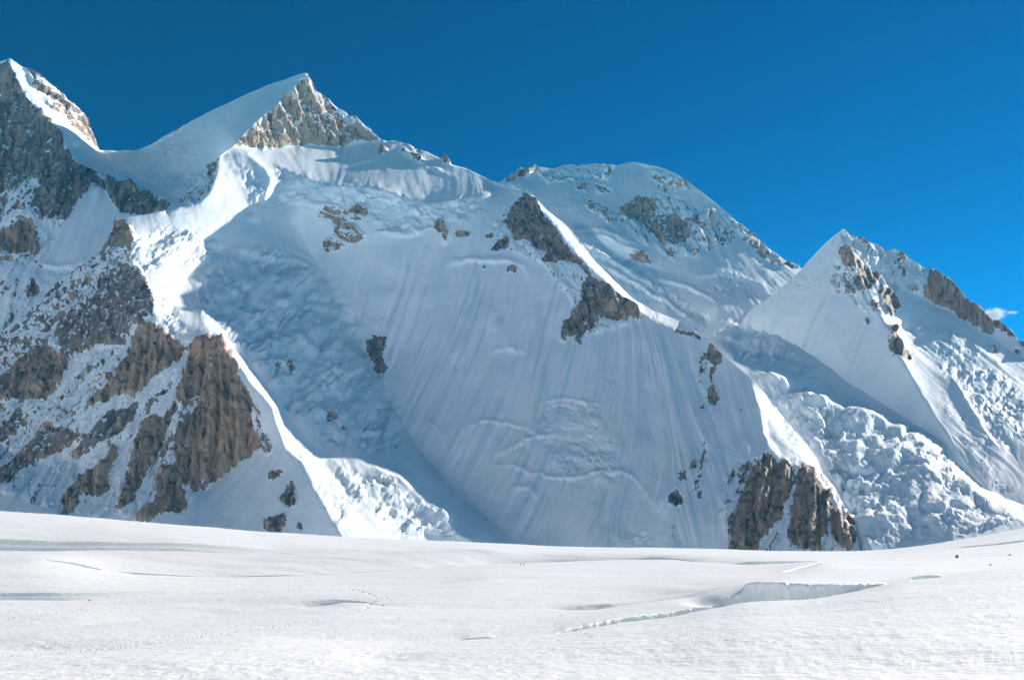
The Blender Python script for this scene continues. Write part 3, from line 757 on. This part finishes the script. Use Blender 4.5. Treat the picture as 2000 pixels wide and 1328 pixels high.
# ---- the pyramid on the right
L3_SKY = ("1440,640 1468,603 1510,575 1545,547 1566,526 1580,508 1615,473 1640,452 1646,448 1664,459 1685,468 1713,482 1727,489 1744,486 1769,500 1804,524 1818,529 1828,527 1860,550 1881,575 1895,591 1923,610 1937,624 1954,627 1975,648 2000,669 2090,740")
L3_LINES = [
    "1430,650,3620 1468,603,3640 1510,575,3650 1566,526,3660 1615,473,3660 1646,448,3650 1685,468,3690 1727,489,3700 1744,486,3690 1804,524,3650 1828,529,3600 1881,575,3520 1937,624,3430 1975,648,3390 2000,669,3350 2100,745,3230",
    "1646,448,3650 1652,485,3560 1685,560,3360 1705,595,3270 1730,640,3150 1750,690,3020 1785,750,2900 1835,830,2690 1890,910,2470 1950,985,2190 2010,1050,1880",
    "1470,640,3600 1520,700,3440 1600,755,3210 1700,800,3010 1800,862,2770 1900,950,2410 2000,1010,2050 2100,1040,1750",
    "1600,600,3430 1650,700,3180 1720,780,2990",
    "1720,530,3580 1780,580,3500 1850,640,3360 1900,680,3250 1960,720,3160 2100,800,3000",
    "1770,640,3300 1840,720,3060 1910,800,2830 1970,870,2600 2020,930,2340 2100,980,2100",
    "1806,580,3570 1824,597,3560 1854,605,3530 1893,630,3460 1938,661,3380 2000,700,3290",
    "1440,1120,2700 1700,1120,2300 2000,1110,1850 2100,1110,1700",
]
L3_ROCKS = [
    (.22, 65, .3, "1646,450 1720,490 1800,525 1830,590 1760,560 1740,620 1690,610 1650,570 1625,530"),
    (.56, 50, .5, "1646,446 1667,456 1685,467 1714,481 1727,489 1722,505 1706,500 1689,497 1661,477"),
    (.85, 70, .4, "1637,483 1651,485 1669,501 1689,519 1710,532 1716,544 1706,560 1689,570 1675,568 1671,552 1669,528 1649,519"),
    (.36, 80, .1, "1620,540 1639,525 1671,544 1673,568 1661,570 1641,580 1624,560"),
    (.7, 60, .4, "1742,485 1763,495 1769,509 1755,519 1775,540 1761,536 1742,513"), (.7, 60, .3, "1787,516 1804,524 1801,532 1787,528"),
    (.98, 85, .35, "1818,530 1828,525 1840,538 1858,546 1873,558 1881,570 1895,588 1905,595 1921,607 1936,623 1938,656 1917,646 1893,625 1873,619 1854,601 1824,593 1814,585 1805,560 1807,548"),
    (.9, 70, .35, "1936,621 1954,625 1976,646 2000,667 2090,738 2090,750 2040,712 1986,666 1962,648 1942,642"),
    (.95, 70, .3, "1714,554 1730,564 1746,578 1759,601 1746,603 1742,617 1734,613 1722,593 1714,576"), (.9, 70, .2, "1698,585 1708,587 1716,609 1706,607"),
    (.98, 70, .3, "1730,635 1742,639 1755,656 1761,680 1777,694 1781,704 1763,700 1742,690 1734,676 1740,662 1732,648"),
    (.9, 60, .1, "1690,622 1696,624 1698,634 1692,634"), (.9, 20, .1, "1935,678 1945,676 1952,686 1940,686"), (.9, 20, .1, "1982,682 1990,681 1993,690 1984,690"),
]
L3_ICES = [
    (.9, .75, .25, "1837,706 1896,700 1980,750 2010,790 2080,830 2080,900 2010,870 1979,844 1968,888 1938,860 1885,778 1840,722"),
    (.7, .6, .1, "1820,662 1860,648 1905,680 1910,700 1840,704"), (.4, .8, .1, "1840,780 1880,800 1960,920 1990,980 1940,950 1880,860"),
    (.35, .5, .05, "1555,548 1580,540 1590,565 1560,575"),
]
L3_STROKES = [('rib', 8, 6, "1650,470 1675,540 1700,585"), ('rib', 8, 7, "1730,640 1748,665 1775,700"), ('rib', 8, 5, "1716,556 1740,590"), ('ridge', 9, 4, "1705,600 1730,640 1752,690 1790,755 1838,832"),
              ('ridge', 8, 6, "1836,712 1860,745 1885,785 1925,850 1960,890"), ('rib', 12, 7, "1830,535 1880,585 1930,640"), ('rib', 9, -2, "1845,760 1900,850 1950,930")]
build_mountain("mountain", "sharp snow pyramid with a brown rock ridge and a sunlit serac flank", L3_SKY, "1440,720 1520,790 1600,860 1700,900 1800,960 1900,1030 2000,1090 2090,1100", L3_LINES, L3_ROCKS, L3_ICES, L3_STROKES,
               1.3, 0.6, 53, 300)

# ------------------------------------------------------------------ the glacier
SETS = {
    # image x, image y of the lip, distance, height of the far wall in view, gap (m), depth (m)
    'c1': "-100,1077,980,24,29,1.2 0,1076,980,24,29,1.2 120,1076,970,18,29,1.2 200,1075,960,17,29,1.2 340,1075,950,16,29,1.2 450,1081,940,14,29,1.2 540,1083,940,10,29,1.2 700,1079,960,6,29,1.2 850,1076,980,3,29,1.2 950,1073,1000,.3,3,0 1100,1079,1050,.2,3,0 1300,1081,1050,.2,3,0 1500,1085,1050,.2,3,0 1700,1086,1050,.2,3,0 1850,1072,1080,.4,3,0 1890,1069,1080,3,9,4 1930,1066,1080,3,9,4 2000,1058,1100,3,9,4 2100,1050,1100,3,9,4",
    'c2': "-100,1096,760,.2,3,0 60,1094,760,.2,3,0 100,1096,760,3,9,4 140,1102,770,4,9,4 180,1110,770,4,9,4 200,1113,775,1.5,9,2 260,1120,780,2,10,3 340,1125,790,1.5,10,3 420,1127,800,1.5,10,3 600,1124,830,1.5,10,3 760,1114,880,2,10,3 860,1107,920,2,10,3 1000,1101,980,1,6,2 1100,1097,1000,.7,6,1 1300,1092,1000,.3,3,0 1440,1103,800,.3,3,0 1452,1103,795,5,7,6 1500,1102,790,4.5,7,6 1560,1100,800,4,7,6 1630,1097,820,1,5,3 1660,1097,820,.2,3,0 1750,1096,820,.2,3,0 1870,1090,850,.2,3,0 2000,1083,850,.2,3,0 2100,1076,850,.2,3,0",
    'c3': "-100,1172,520,16,12,0.9 0,1171,520,16,12,0.9 100,1173,510,16,12,0.9 170,1172,510,14,12,0.9 260,1168,520,12,12,0.9 340,1163,530,9,12,0.9 420,1156,545,4,12,0.9 500,1152,560,.5,4,1 600,1149,560,.2,3,0 750,1145,570,.2,3,0 850,1140,580,1,8,1 950,1129,600,3,15,2 1080,1129,610,5,20,3 1200,1128,620,5,20,3 1300,1124,630,2,15,2 1350,1121,640,.5,6,0 1450,1124,600,.2,3,0 1512,1124,600,.4,3,1 1520,1124,600,4,4,5 1540,1121,610,6,4,5 1560,1113,630,5,4,5 1600,1100,680,4,4,5 1612,1099,690,.2,3,0 1700,1107,640,.2,3,0 1800,1108,640,.2,3,0 1880,1113,620,.3,3,0 1895,1113,620,2,4,3 1920,1111,620,.2,3,0 2000,1103,640,.2,3,0 2100,1096,640,.2,3,0",
    'd': "-100,1255,340,.3,3,0 0,1240,350,.3,3,0 120,1225,370,1,8,1 230,1215,390,3,15,2 420,1201,420,6,20,4 560,1186,440,10,24,5 640,1178,450,9,22,5 690,1172,450,4,16,3 740,1182,420,1,8,1 800,1189,400,1,8,1 1000,1191,390,2,12,2 1080,1190,390,4,15,4 1170,1189,395,9,18,6 1200,1183,400,4,12,3 1260,1176,410,1,8,1 1340,1168,405,3,10,2 1380,1158,410,4,12,3 1420,1146,420,1,6,1 1500,1133,430,.3,3,0 1700,1131,430,.3,3,0 2000,1113,450,.3,3,0 2100,1102,450,.3,3,0",
    'c4': "-100,1292,240,.3,2,0 0,1281,250,.3,2,0 300,1258,270,.3,2,0 500,1243,285,.3,2,0 650,1251,270,.3,2,0 700,1254,266,.3,2,0 780,1257,262,.3,2,0 850,1255,262,.3,2,0 900,1250,265,.5,3,.3 915,1249,265,4,3,3 955,1248,265,3,3,3 970,1246,265,.3,2,0 1080,1238,265,.3,2,0 1100,1235,268,5,4,5 1200,1218,285,9,4,6 1300,1206,300,9,4,6 1360,1194,310,8,4,6 1392,1187,312,6,4,5 1402,1186,312,12,7,6 1430,1181,315,16,7,7 1450,1177,318,24,7,8 1456,1176,318,38,7,9 1530,1172,322,35,7,9 1580,1169,326,29,7,8 1600,1167,328,27,6,8 1650,1158,335,18,5,7 1700,1148,345,7.5,4,5 1735,1139,355,.5,2,1 1775,1132,360,.3,2,0 1785,1132,360,6,4,4 1820,1129,362,6,4,4 1846,1126,365,.3,2,0 1900,1118,370,.3,2,0 2000,1104,385,.3,2,0 2100,1092,400,.3,2,0",
}
def build_glacier():
    px = np.arange(-90, 2090, 2.1)
    n = len(px)
    rowsY, rowsZ, rowsI = [], [], []
    def sm(a, sg=5.0):
        return blur(np.pad(a, 40, mode='edge')[None].repeat(2, 0), sg)[0][40:-40]
    def Z(py, Y): return (HY - py) / F * Y
    jag = fbm(px / 9, px * 0 + 3.3, 4, 71, 0.65); jag2 = fbm(px / 23, px * 0 + 8.3, 4, 72, 0.6)
    gs = sm(np.interp(px, _g[:, 0], _g[:, 1]), 14)
    gY = np.interp(px, [-100, 1000, 1500, 1700, 2100], [1380, 1480, 1500, 1450, 1330])
    gs = gs + 0.5 * fbm(px / 60, px * 0, 3, 5)
    # behind the skyline
    prevY, prevZ = gY + 900, Z(gs, gY) - 60
    def seg(Y2, Z2, k, bulge=0.0, ice=0.0, first=False):
        nonlocal prevY, prevZ
        if k >= 30:
            a0, a1, b0, b1 = sm(prevY, 22), sm(Y2, 22), sm(prevZ, 22), sm(Z2, 22)
            for i in range(1, k + 1):
                t = i / k; w0, w1 = (1 - t) ** 7, t ** 7
                rowsY.append(a0 + (a1 - a0) * t + (prevY - a0) * w0 + (Y2 - a1) * w1)
                rowsZ.append(b0 + (b1 - b0) * t + (prevZ - b0) * w0 + (Z2 - b1) * w1 + bulge * math.sin(math.pi * t))
                rowsI.append(np.zeros(n))
            prevY, prevZ = Y2, Z2
            return
        for i in range(0 if first else 1, k + 1):
            t = i / k
            rowsY.append(prevY + (Y2 - prevY) * t)
            rowsZ.append(prevZ + (Z2 - prevZ) * t + bulge * math.sin(math.pi * t) ** 1.0)
            rowsI.append(np.zeros(n) + ice)
        prevY, prevZ = Y2, Z2
    seg(gY + 80, Z(gs, gY) - 9, 4, first=True)
    seg(gY, Z(gs, gY), 6, 1.5)
    for key, k, bl in (('c1', 34, 1.6), ('c2', 44, 1.6), ('c3', 44, 1.4), ('d', 50, 1.0), ('c4', 46, 0.5)):
        T = pts(SETS[key])
        py, Yl, h, gap, dep = (sm(np.interp(px, T[:, 0], T[:, i]), sg) for i, sg in ((1, 6), (2, 16), (3, 2.0 if key == 'c4' else 6), (4, 5), (5, 2.0 if key == 'c4' else 5)))
        if key in ('d', 'c4'):
            wq = smooth(1000, 1090, px) if key == 'c4' else 0.0
            py = py * wq + (1 - wq) * sm(py, 16)
        crev = smooth(2.0, 3.5, dep)                       # real crevasse rather than a swell
        soft_swell = (gap > 9) & (key in ('d', 'c3')); crev = np.where(soft_swell, 0, crev)
        Yt = Yl + gap
        Zl = Z(py, Yl); Zt = Z(py - h, Yt)
        rim = crev * (0.55 * jag + 0.30 * jag2) * np.minimum(1.0, h * Yl / F / 1.6); rimy = crev * 0.7 * jag2
        # down from behind to the far rim, then the wall, the floor and the near lip
        seg(Yt, Zt, k, bl)
        for j, w_ in ((1, 1.0), (2, 0.45), (3, 0.12)):
            rowsZ[-j] = rowsZ[-j] + rim * w_; rowsY[-j] = rowsY[-j] + rimy * w_
        prevY, prevZ = rowsY[-1], rowsZ[-1]
        zb = np.minimum(Zt, Zl) - dep
        kk = 16 if key == 'c4' else 10
        r0 = len(rowsY)
        seg(Yl + gap * 0.9 * crev + gap * 0.6 * (1 - crev), zb * crev + (1 - crev) * (0.6 * Zt + 0.4 * Zl - 0.3 * dep), kk)
        for j in range(r0, len(rowsY)):
            t = (j - r0 + 1) / kk
            wob = fbm(px / 11, np.full(n, t * 1.1), 4, 90, 0.6) * 1.1 + 0.5 * fbm(px / 4, np.full(n, t * 2), 3, 92)
            if key == 'c4':
                for c_, w_, a_ in ((1539, 6, 1.5), (1583, 5, 1.8), (1446, 8, 1.5)):
                    wob = wob - a_ * np.exp(-((px - c_ - 5 * (t - .5)) / w_) ** 2)
            rowsY[j] = rowsY[j] + crev * wob * math.sin(math.pi * min(1, t + 0.15)) * np.minimum(1, h / 12)
            rowsI[j] = np.maximum(crev, 0.7 * smooth(5, 12, h) * (px < 700) * (key in ('c1', 'c3'))) * smooth(0.02, 0.2, t) * (0.75 + 0.25 * jag2)
        seg(Yl + gap * 0.25, zb * crev + (1 - crev) * (0.35 * Zt + 0.65 * Zl - 0.45 * dep), 3, ice=0.0)
        seg(Yl, Zl, 5)
    yb = np.interp(px, [-100, 1000, 2100], [140, 132, 122])
    zb = Z(1352 + 0 * px, yb)
    seg(yb, zb, 130, 0.7)
    seg(yb * 0 + 30, zb - 1.5, 6)
    Yg = np.array(rowsY); Zg = np.array(rowsZ); Ig = np.array(rowsI)
    Xg = (px[None] - HX) / F * Yg
    far = smooth(120, 900, Yg)
    Zs = (0.8 * far + 0.5) * fbm(Xg / 95 + Yg / 120, Yg / 38, 4, 61) + 0.12 * fbm(Xg / 9 + Yg / 30, Yg / 7, 4, 62) * (1 - 0.5 * far) + (1 - smooth(150, 520, Yg)) * (0.10 * fbm(Xg / 2.2 + Yg / 14, Yg / 5.5, 4, 63, 0.6) + 0.12 * fbm(Xg / 5 - Yg / 25, Yg / 11, 3, 64, ridged=True))
    Zg = Zg + Zs * (1 - 0.8 * np.clip(Ig, 0, 1))
    PXp = HX + F * Xg / Yg; PYp = HY - F * Zg / Yg
    # hollows and drifts
    for cx, cy, rx, ry, dz in ((755, 1282, 75, 9, -.9), (640, 1290, 80, 9, .3), (60, 1262, 130, 12, -.9), (610, 1180, 50, 5, -1.0), (1125, 1186, 60, 4, -1.1), (1180, 1120, 90, 5, -1.2), (1370, 1172, 32, 9, -1.6),
                               (1600, 1240, 220, 22, .6), (1850, 1300, 200, 25, -.7), (1250, 1290, 160, 20, -.6), (350, 1300, 200, 16, .6), (60, 1030, 80, 3, -2.0), (1300, 1150, 60, 6, .9)):
        Zg = Zg + dz * np.exp(-((PXp - cx) / rx) ** 2 - ((PYp - cy) / ry) ** 2)
    # trodden tracks
    for s, w, a in (("680,1150 700,1153 722,1160 734,1168 726,1176 712,1190", 3.2, .45), ("735,1168 752,1165 760,1172 745,1182", 3.0, .3),
                    ("0,1210 100,1198 180,1186 260,1178 360,1166 480,1160 560,1153 680,1150", 1.8, .22),
                    ("0,1281 150,1270 300,1256 430,1238 550,1222 640,1207 700,1193", 2.6, .20), ("1002,1080 1022,1086 1034,1092 1036,1097 1020,1101 1010,1110", 0.8, .35)):
        ln = pts(s); best = np.full(PXp.shape, 1e9)
        m = (PXp > ln[:, 0].min() - 8) & (PXp < ln[:, 0].max() + 8) & (PYp > ln[:, 1].min() - 8) & (PYp < ln[:, 1].max() + 8)
        X, Y_ = PXp[m], PYp[m]; b = np.full(X.shape, 1e9)
        for p, q in zip(ln[:-1], ln[1:]):
            d = q - p; t = np.clip(((X - p[0]) * d[0] + (Y_ - p[1]) * d[1]) / (d @ d), 0, 1)
            b = np.minimum(b, np.hypot((X - p[0] - t * d[0]), (Y_ - p[1] - t * d[1]) * 1.6))
        Zg[m] += a * np.exp(-(b / w) ** 2) * (noise2(X / 2.6, Y_ / 1.6, 5) * 1.4 - 0.35)
    R, C = Zg.shape
    V = np.stack([Xg, Yg, Zg], -1).reshape(-1, 3)
    idx = np.arange(R * C).reshape(R, C)
    q = np.stack([idx[:-1, :-1], idx[1:, :-1], idx[1:, 1:], idx[:-1, 1:]], -1).reshape(-1, 4)
    g = grid_mesh("glacier", V, q, {"ice": np.clip(Ig, 0, 1).ravel()}, MAT_GLA)
    g["kind"] = "structure"; g["label"] = "wide rolling white glacier cut by crevasses at the mountains' foot"; g["category"] = "glacier"
    return px, Xg, Yg, Zg
GPX, GX, GY, GZ = build_glacier()

def on_glacier(bx, by):
    """first glacier point seen at an image pixel position"""
    c = int(round((bx - GPX[0]) / 2.1)); py = HY - F * GZ[:, c] / GY[:, c]
    vis = [i for i in range(10, len(py) - 8) if py[i] <= py[i + 1:].min() + 0.01]
    i = min(vis, key=lambda k: abs(py[k] - by))
    return Vector((GX[i, c], GY[i, c], GZ[i, c]))

# the snow basin round the viewer, and a snow range added out of view behind to bounce light
def ground():
    me = bpy.data.meshes.new("snow_plain")
    r = 9000.0
    me.from_pydata([(-r, -r, -24.5), (r, -r, -24.5), (r, 60, -24.5), (-r, 60, -24.5), (r, r, -420), (-r, r, -420)], [], [(0, 1, 2, 3), (3, 2, 4, 5)])
    me.attributes.new("ice", 'FLOAT', 'POINT')
    me.materials.append(MAT_GLA)
    o = bpy.data.objects.new("snow_plain", me); scene.collection.objects.link(o)
    o["kind"] = "structure"; o["label"] = "flat snow basin around and behind the viewpoint"; o["category"] = "ground"
    az = np.radians(np.linspace(105, 300, 240)); rr = np.linspace(1500, 4600, 70)
    A, R = np.meshgrid(az, rr)
    X = np.sin(A) * R; Y = np.cos(A) * R
    rid = 0.5 + 0.5 * fbm(X / 900, Y / 900, 6, 801, 0.5, ridged=True)
    H = smooth(1500, 3600, R) * (820 + 450 * rid) * smooth(105, 135, np.degrees(A)) * smooth(300, 265, np.degrees(A)) + 60 * fbm(X / 200, Y / 200, 4, 802) * smooth(1500, 2200, R)
    H = H * (1 - 0.35 * smooth(3800, 4600, R)) - 30
    V = np.stack([X, Y, H], -1).reshape(-1, 3); n_, m_ = X.shape
    idx = np.arange(n_ * m_).reshape(n_, m_)
    q = np.stack([idx[:-1, :-1], idx[1:, :-1], idx[1:, 1:], idx[:-1, 1:]], -1).reshape(-1, 4)
    sl = np.gradient(H, axis=0) / 45.0
    rock = np.clip(0.2 + 0.6 * (sl - 0.95) + 0.3 * fbm(X / 150, Y / 150, 4, 803), 0, 1)
    z = np.zeros(n_ * m_)
    o = grid_mesh("bounce_range", V, q, {"rock": rock.ravel(), "ice": z, "tone": z}, MAT_MTN)
    o["kind"] = "structure"; o["label"] = "unseen snow range added behind the viewpoint to bounce sunlight"; o["category"] = "added mountains"
ground()

# ------------------------------------------------------------------ boulders on the glacier
MAT_BOULDER = plain_material("dark_boulder", (0.17, 0.155, 0.145), 0.9, 0.4, 0.9)
MAT_CAP = plain_material("boulder_snow", (0.87, 0.88, 0.89), 0.7, 0.02, 0.5)
import bmesh
def lump(name, mat, parent, size, seed, cut=None, z=0.0):
    bm = bmesh.new(); bmesh.ops.create_icosphere(bm, subdivisions=3, radius=1.0)
    r = np.random.default_rng(seed)
    planes = [Vector(r.normal(size=3)).normalized() for _ in range(9)]
    for v in bm.verts:
        d = v.co.normalized(); k = 1.0
        for p in planes:
            q = d.dot(p)
            if q > 0.45: k = min(k, 0.62 / q)
        v.co = d * (k + 0.03 * r.normal())
        if cut is not None and v.co.z < cut: v.co.z = cut + (v.co.z - cut) * 0.15
        v.co = Vector((v.co.x * size[0], v.co.y * size[1], v.co.z * size[2] + z))
    me = bpy.data.meshes.new(name); bm.to_mesh(me); bm.free(); me.materials.append(mat)
    o = bpy.data.objects.new(name, me); scene.collection.objects.link(o); o.parent = parent
    return o
def boulder(bx, by, w, h, label, seed, cap):
    p = on_glacier(bx, by)
    root = bpy.data.objects.new("boulder", None); scene.collection.objects.link(root); root.location = p
    root["label"] = label; root["category"] = "boulder"
    lump("rock", MAT_BOULDER, root, (w / 2, w / 2.4, h * 0.62), seed, None, h * 0.35)
    if cap: lump("snow_cap", MAT_CAP, root, (w * 0.40, w * 0.34, h * 0.24), seed + 5, -0.3, h * 0.86)
boulder(1870, 1089, 3.6, 2.7, "dark snow-capped boulder alone on the rising snow below the right-hand peak", 3, True)
boulder(1935, 1103, 1.5, 1.0, "small dark boulder half buried beside a short crack in the glacier", 8, False)
boulder(1972, 1084, 2.6, 1.1, "low flat dark boulder on the snow near the long dark hollows", 12, False)
boulder(174, 1173, 1.1, 0.8, "tiny black rock on the lip of the long grey crevasse", 15, False)

# ------------------------------------------------------------------ two climbers
def person(bx, by, rz, jacket, label, pack, seed):
    p = on_glacier(bx, by)
    root = bpy.data.objects.new("person", None); scene.collection.objects.link(root)
    root.location = p; root.rotation_euler = (0, 0, rz); root.scale = (1.08, 1.08, 1.08)
    root["label"] = label; root["category"] = "person"; root["group"] = "climbers on the glacier"
    J = [((0, 0, .95), .15), ((0, .03, 1.2), .17), ((0, .06, 1.42), .16), ((0, .08, 1.54), .07), ((0, .10, 1.63), .095), ((0, .11, 1.74), .10),
         ((.19, .06, 1.42), .075), ((.27, .02, 1.16), .055), ((.25, .20, .98), .045), ((.25, .27, .93), .04),
         ((-.19, .06, 1.42), .075), ((-.27, .10, 1.16), .055), ((-.25, .30, 1.05), .045), ((-.24, .37, 1.02), .04),
         ((.11, .02, .88), .12), ((.13, .32, .54), .085), ((.12, .42, .10), .06), ((.12, .57, .05), .055),
         ((-.11, -.02, .88), .12), ((-.13, -.20, .50), .085), ((-.13, -.48, .13), .06), ((-.13, -.36, .04), .055)]
    E = [(0, 1), (1, 2), (2, 3), (3, 4), (4, 5), (2, 6), (6, 7), (7, 8), (8, 9), (2, 10), (10, 11), (11, 12), (12, 13),
         (0, 14), (14, 15), (15, 16), (16, 17), (0, 18), (18, 19), (19, 20), (20, 21)]
    me = bpy.data.meshes.new("body"); me.from_pydata([j[0] for j in J], E, []); me.update()
    me.materials.append(jacket)
    o = bpy.data.objects.new("body", me); scene.collection.objects.link(o); o.parent = root
    sk = o.modifiers.new("skin", 'SKIN'); sk.use_smooth_shade = True
    for k, (c, r) in enumerate(J):
        me.skin_vertices[0].data[k].radius = (r, r)
        me.skin_vertices[0].data[k].use_root = (k == 0)
    sd = o.modifiers.new("subdivision", 'SUBSURF'); sd.levels = 1; sd.render_levels = 1
    lump("backpack", pack, root, (.23, .22, .38), seed, None, 1.26).location = (0, -.26, 0)
    lump("hat", pack, root, (.115, .12, .09), seed + 1, -.2, 1.79).location = (0, .11, 0)
    bm = bmesh.new(); bmesh.ops.create_cone(bm, segments=8, radius1=.012, radius2=.016, depth=1.1, cap_ends=True)
    pm = bpy.data.meshes.new("walking_pole"); bm.to_mesh(pm); bm.free(); pm.materials.append(pack)
    q = bpy.data.objects.new("walking_pole", pm); scene.collection.objects.link(q); q.parent = root
    q.location = (.27, .36, .5); q.rotation_euler = (.15, 0, 0)
MAT_DARK = plain_material("dark_clothing", (0.012, 0.012, 0.014), 0.85, 0.3, 6)
MAT_NAVY = plain_material("navy_clothing", (0.018, 0.022, 0.032), 0.85, 0.3, 6)
MAT_PACK = plain_material("black_pack", (0.010, 0.009, 0.009), 0.8, 0.3, 6)
person(1016.6, 1103.6, 1.75, MAT_DARK, "person in dark clothing with a pack walking behind on the glacier track", MAT_PACK, 31)
person(1023.6, 1103.2, 1.65, MAT_NAVY, "person in grey-blue clothing with a pack walking ahead on the glacier track", MAT_PACK, 41)

# ------------------------------------------------------------------ the little cloud behind the right-hand ridge
def cloud():
    Y = 15000.0; u = Y / F
    c = Vector(((1950 - HX) * u, Y, (HY - 613) * u))
    m, n, l = new_mat("cloud_vapour")
    n.remove(n["Principled BSDF"])
    pv = n.new("ShaderNodeVolumePrincipled"); l.new(pv.outputs[0], n["Material Output"].inputs["Volume"])
    pv.inputs["Color"].default_value = (1, 1, 1, 1); pv.inputs["Anisotropy"].default_value = 0.2
    tc = n.new("ShaderNodeTexCoord"); vec = tc.outputs["Object"]
    def blob(cx, cz, rx, ry, rz):
        mp = n.new("ShaderNodeMapping"); mp.vector_type = 'TEXTURE'
        mp.inputs["Location"].default_value = (cx * u, 0, cz * u); mp.inputs["Scale"].default_value = (rx * u, ry * u, rz * u)
        l.new(vec, mp.inputs[0])
        ln = n.new("ShaderNodeVectorMath"); ln.operation = 'LENGTH'; l.new(mp.outputs[0], ln.inputs[0])
        return math_(n, l, 'SUBTRACT', 1.0, ln.outputs["Value"])
    b = math_(n, l, 'MAXIMUM', blob(-8, -1, 30, 18, 17), blob(-4, 5, 18, 13, 11))
    b = math_(n, l, 'MAXIMUM', b, math_(n, l, 'SUBTRACT', blob(28, 2, 16, 9, 6), 0.18))
    nz = ntex(n, l, vec, 0.011, 5, 0.62, 0.3)
    d = math_(n, l, 'ADD', b, math_(n, l, 'MULTIPLY_ADD', nz, 1.5, -0.95))
    l.new(maprange(n, l, d, 0.0, 0.6, 0.0, 0.016), pv.inputs["Density"])
    bm = bmesh.new(); bmesh.ops.create_icosphere(bm, subdivisions=3, radius=1.0)
    for v in bm.verts: v.co = Vector((v.co.x * 52 * u, v.co.y * 20 * u, v.co.z * 24 * u))
    me = bpy.data.meshes.new("cloud"); bm.to_mesh(me); bm.free(); me.materials.append(m)
    o = bpy.data.objects.new("cloud", me); scene.collection.objects.link(o); o.location = c
    o["label"] = "small wispy white cloud just above the brown rock ridge"; o["category"] = "cloud"
cloud()

# ------------------------------------------------------------------ thin blue mountain air
def haze():
    m, n, l = new_mat("mountain_air")
    n.remove(n["Principled BSDF"])
    pv = n.new("ShaderNodeVolumePrincipled"); l.new(pv.outputs[0], n["Material Output"].inputs["Volume"])
    pv.inputs["Color"].default_value = (0.06, 0.60, 1.0, 1)
    pv.inputs["Absorption Color"].default_value = (1, 1, 1, 1)
    pv.inputs["Density"].default_value = 1.6e-5
    lo, hi = (-9200, -9200, -425), (9200, 9200, 2250)
    v = [(x, y, z) for x in (lo[0], hi[0]) for y in (lo[1], hi[1]) for z in (lo[2], hi[2])]
    me = bpy.data.meshes.new("haze")
    me.from_pydata(v, [], [(0, 1, 3, 2), (4, 6, 7, 5), (0, 4, 5, 1), (2, 3, 7, 6), (0, 2, 6, 4), (1, 5, 7, 3)])
    me.materials.append(m)
    o = bpy.data.objects.new("haze", me); scene.collection.objects.link(o)
    o["kind"] = "stuff"; o["label"] = "thin blue haze in the mountain air"; o["category"] = "haze"
haze()
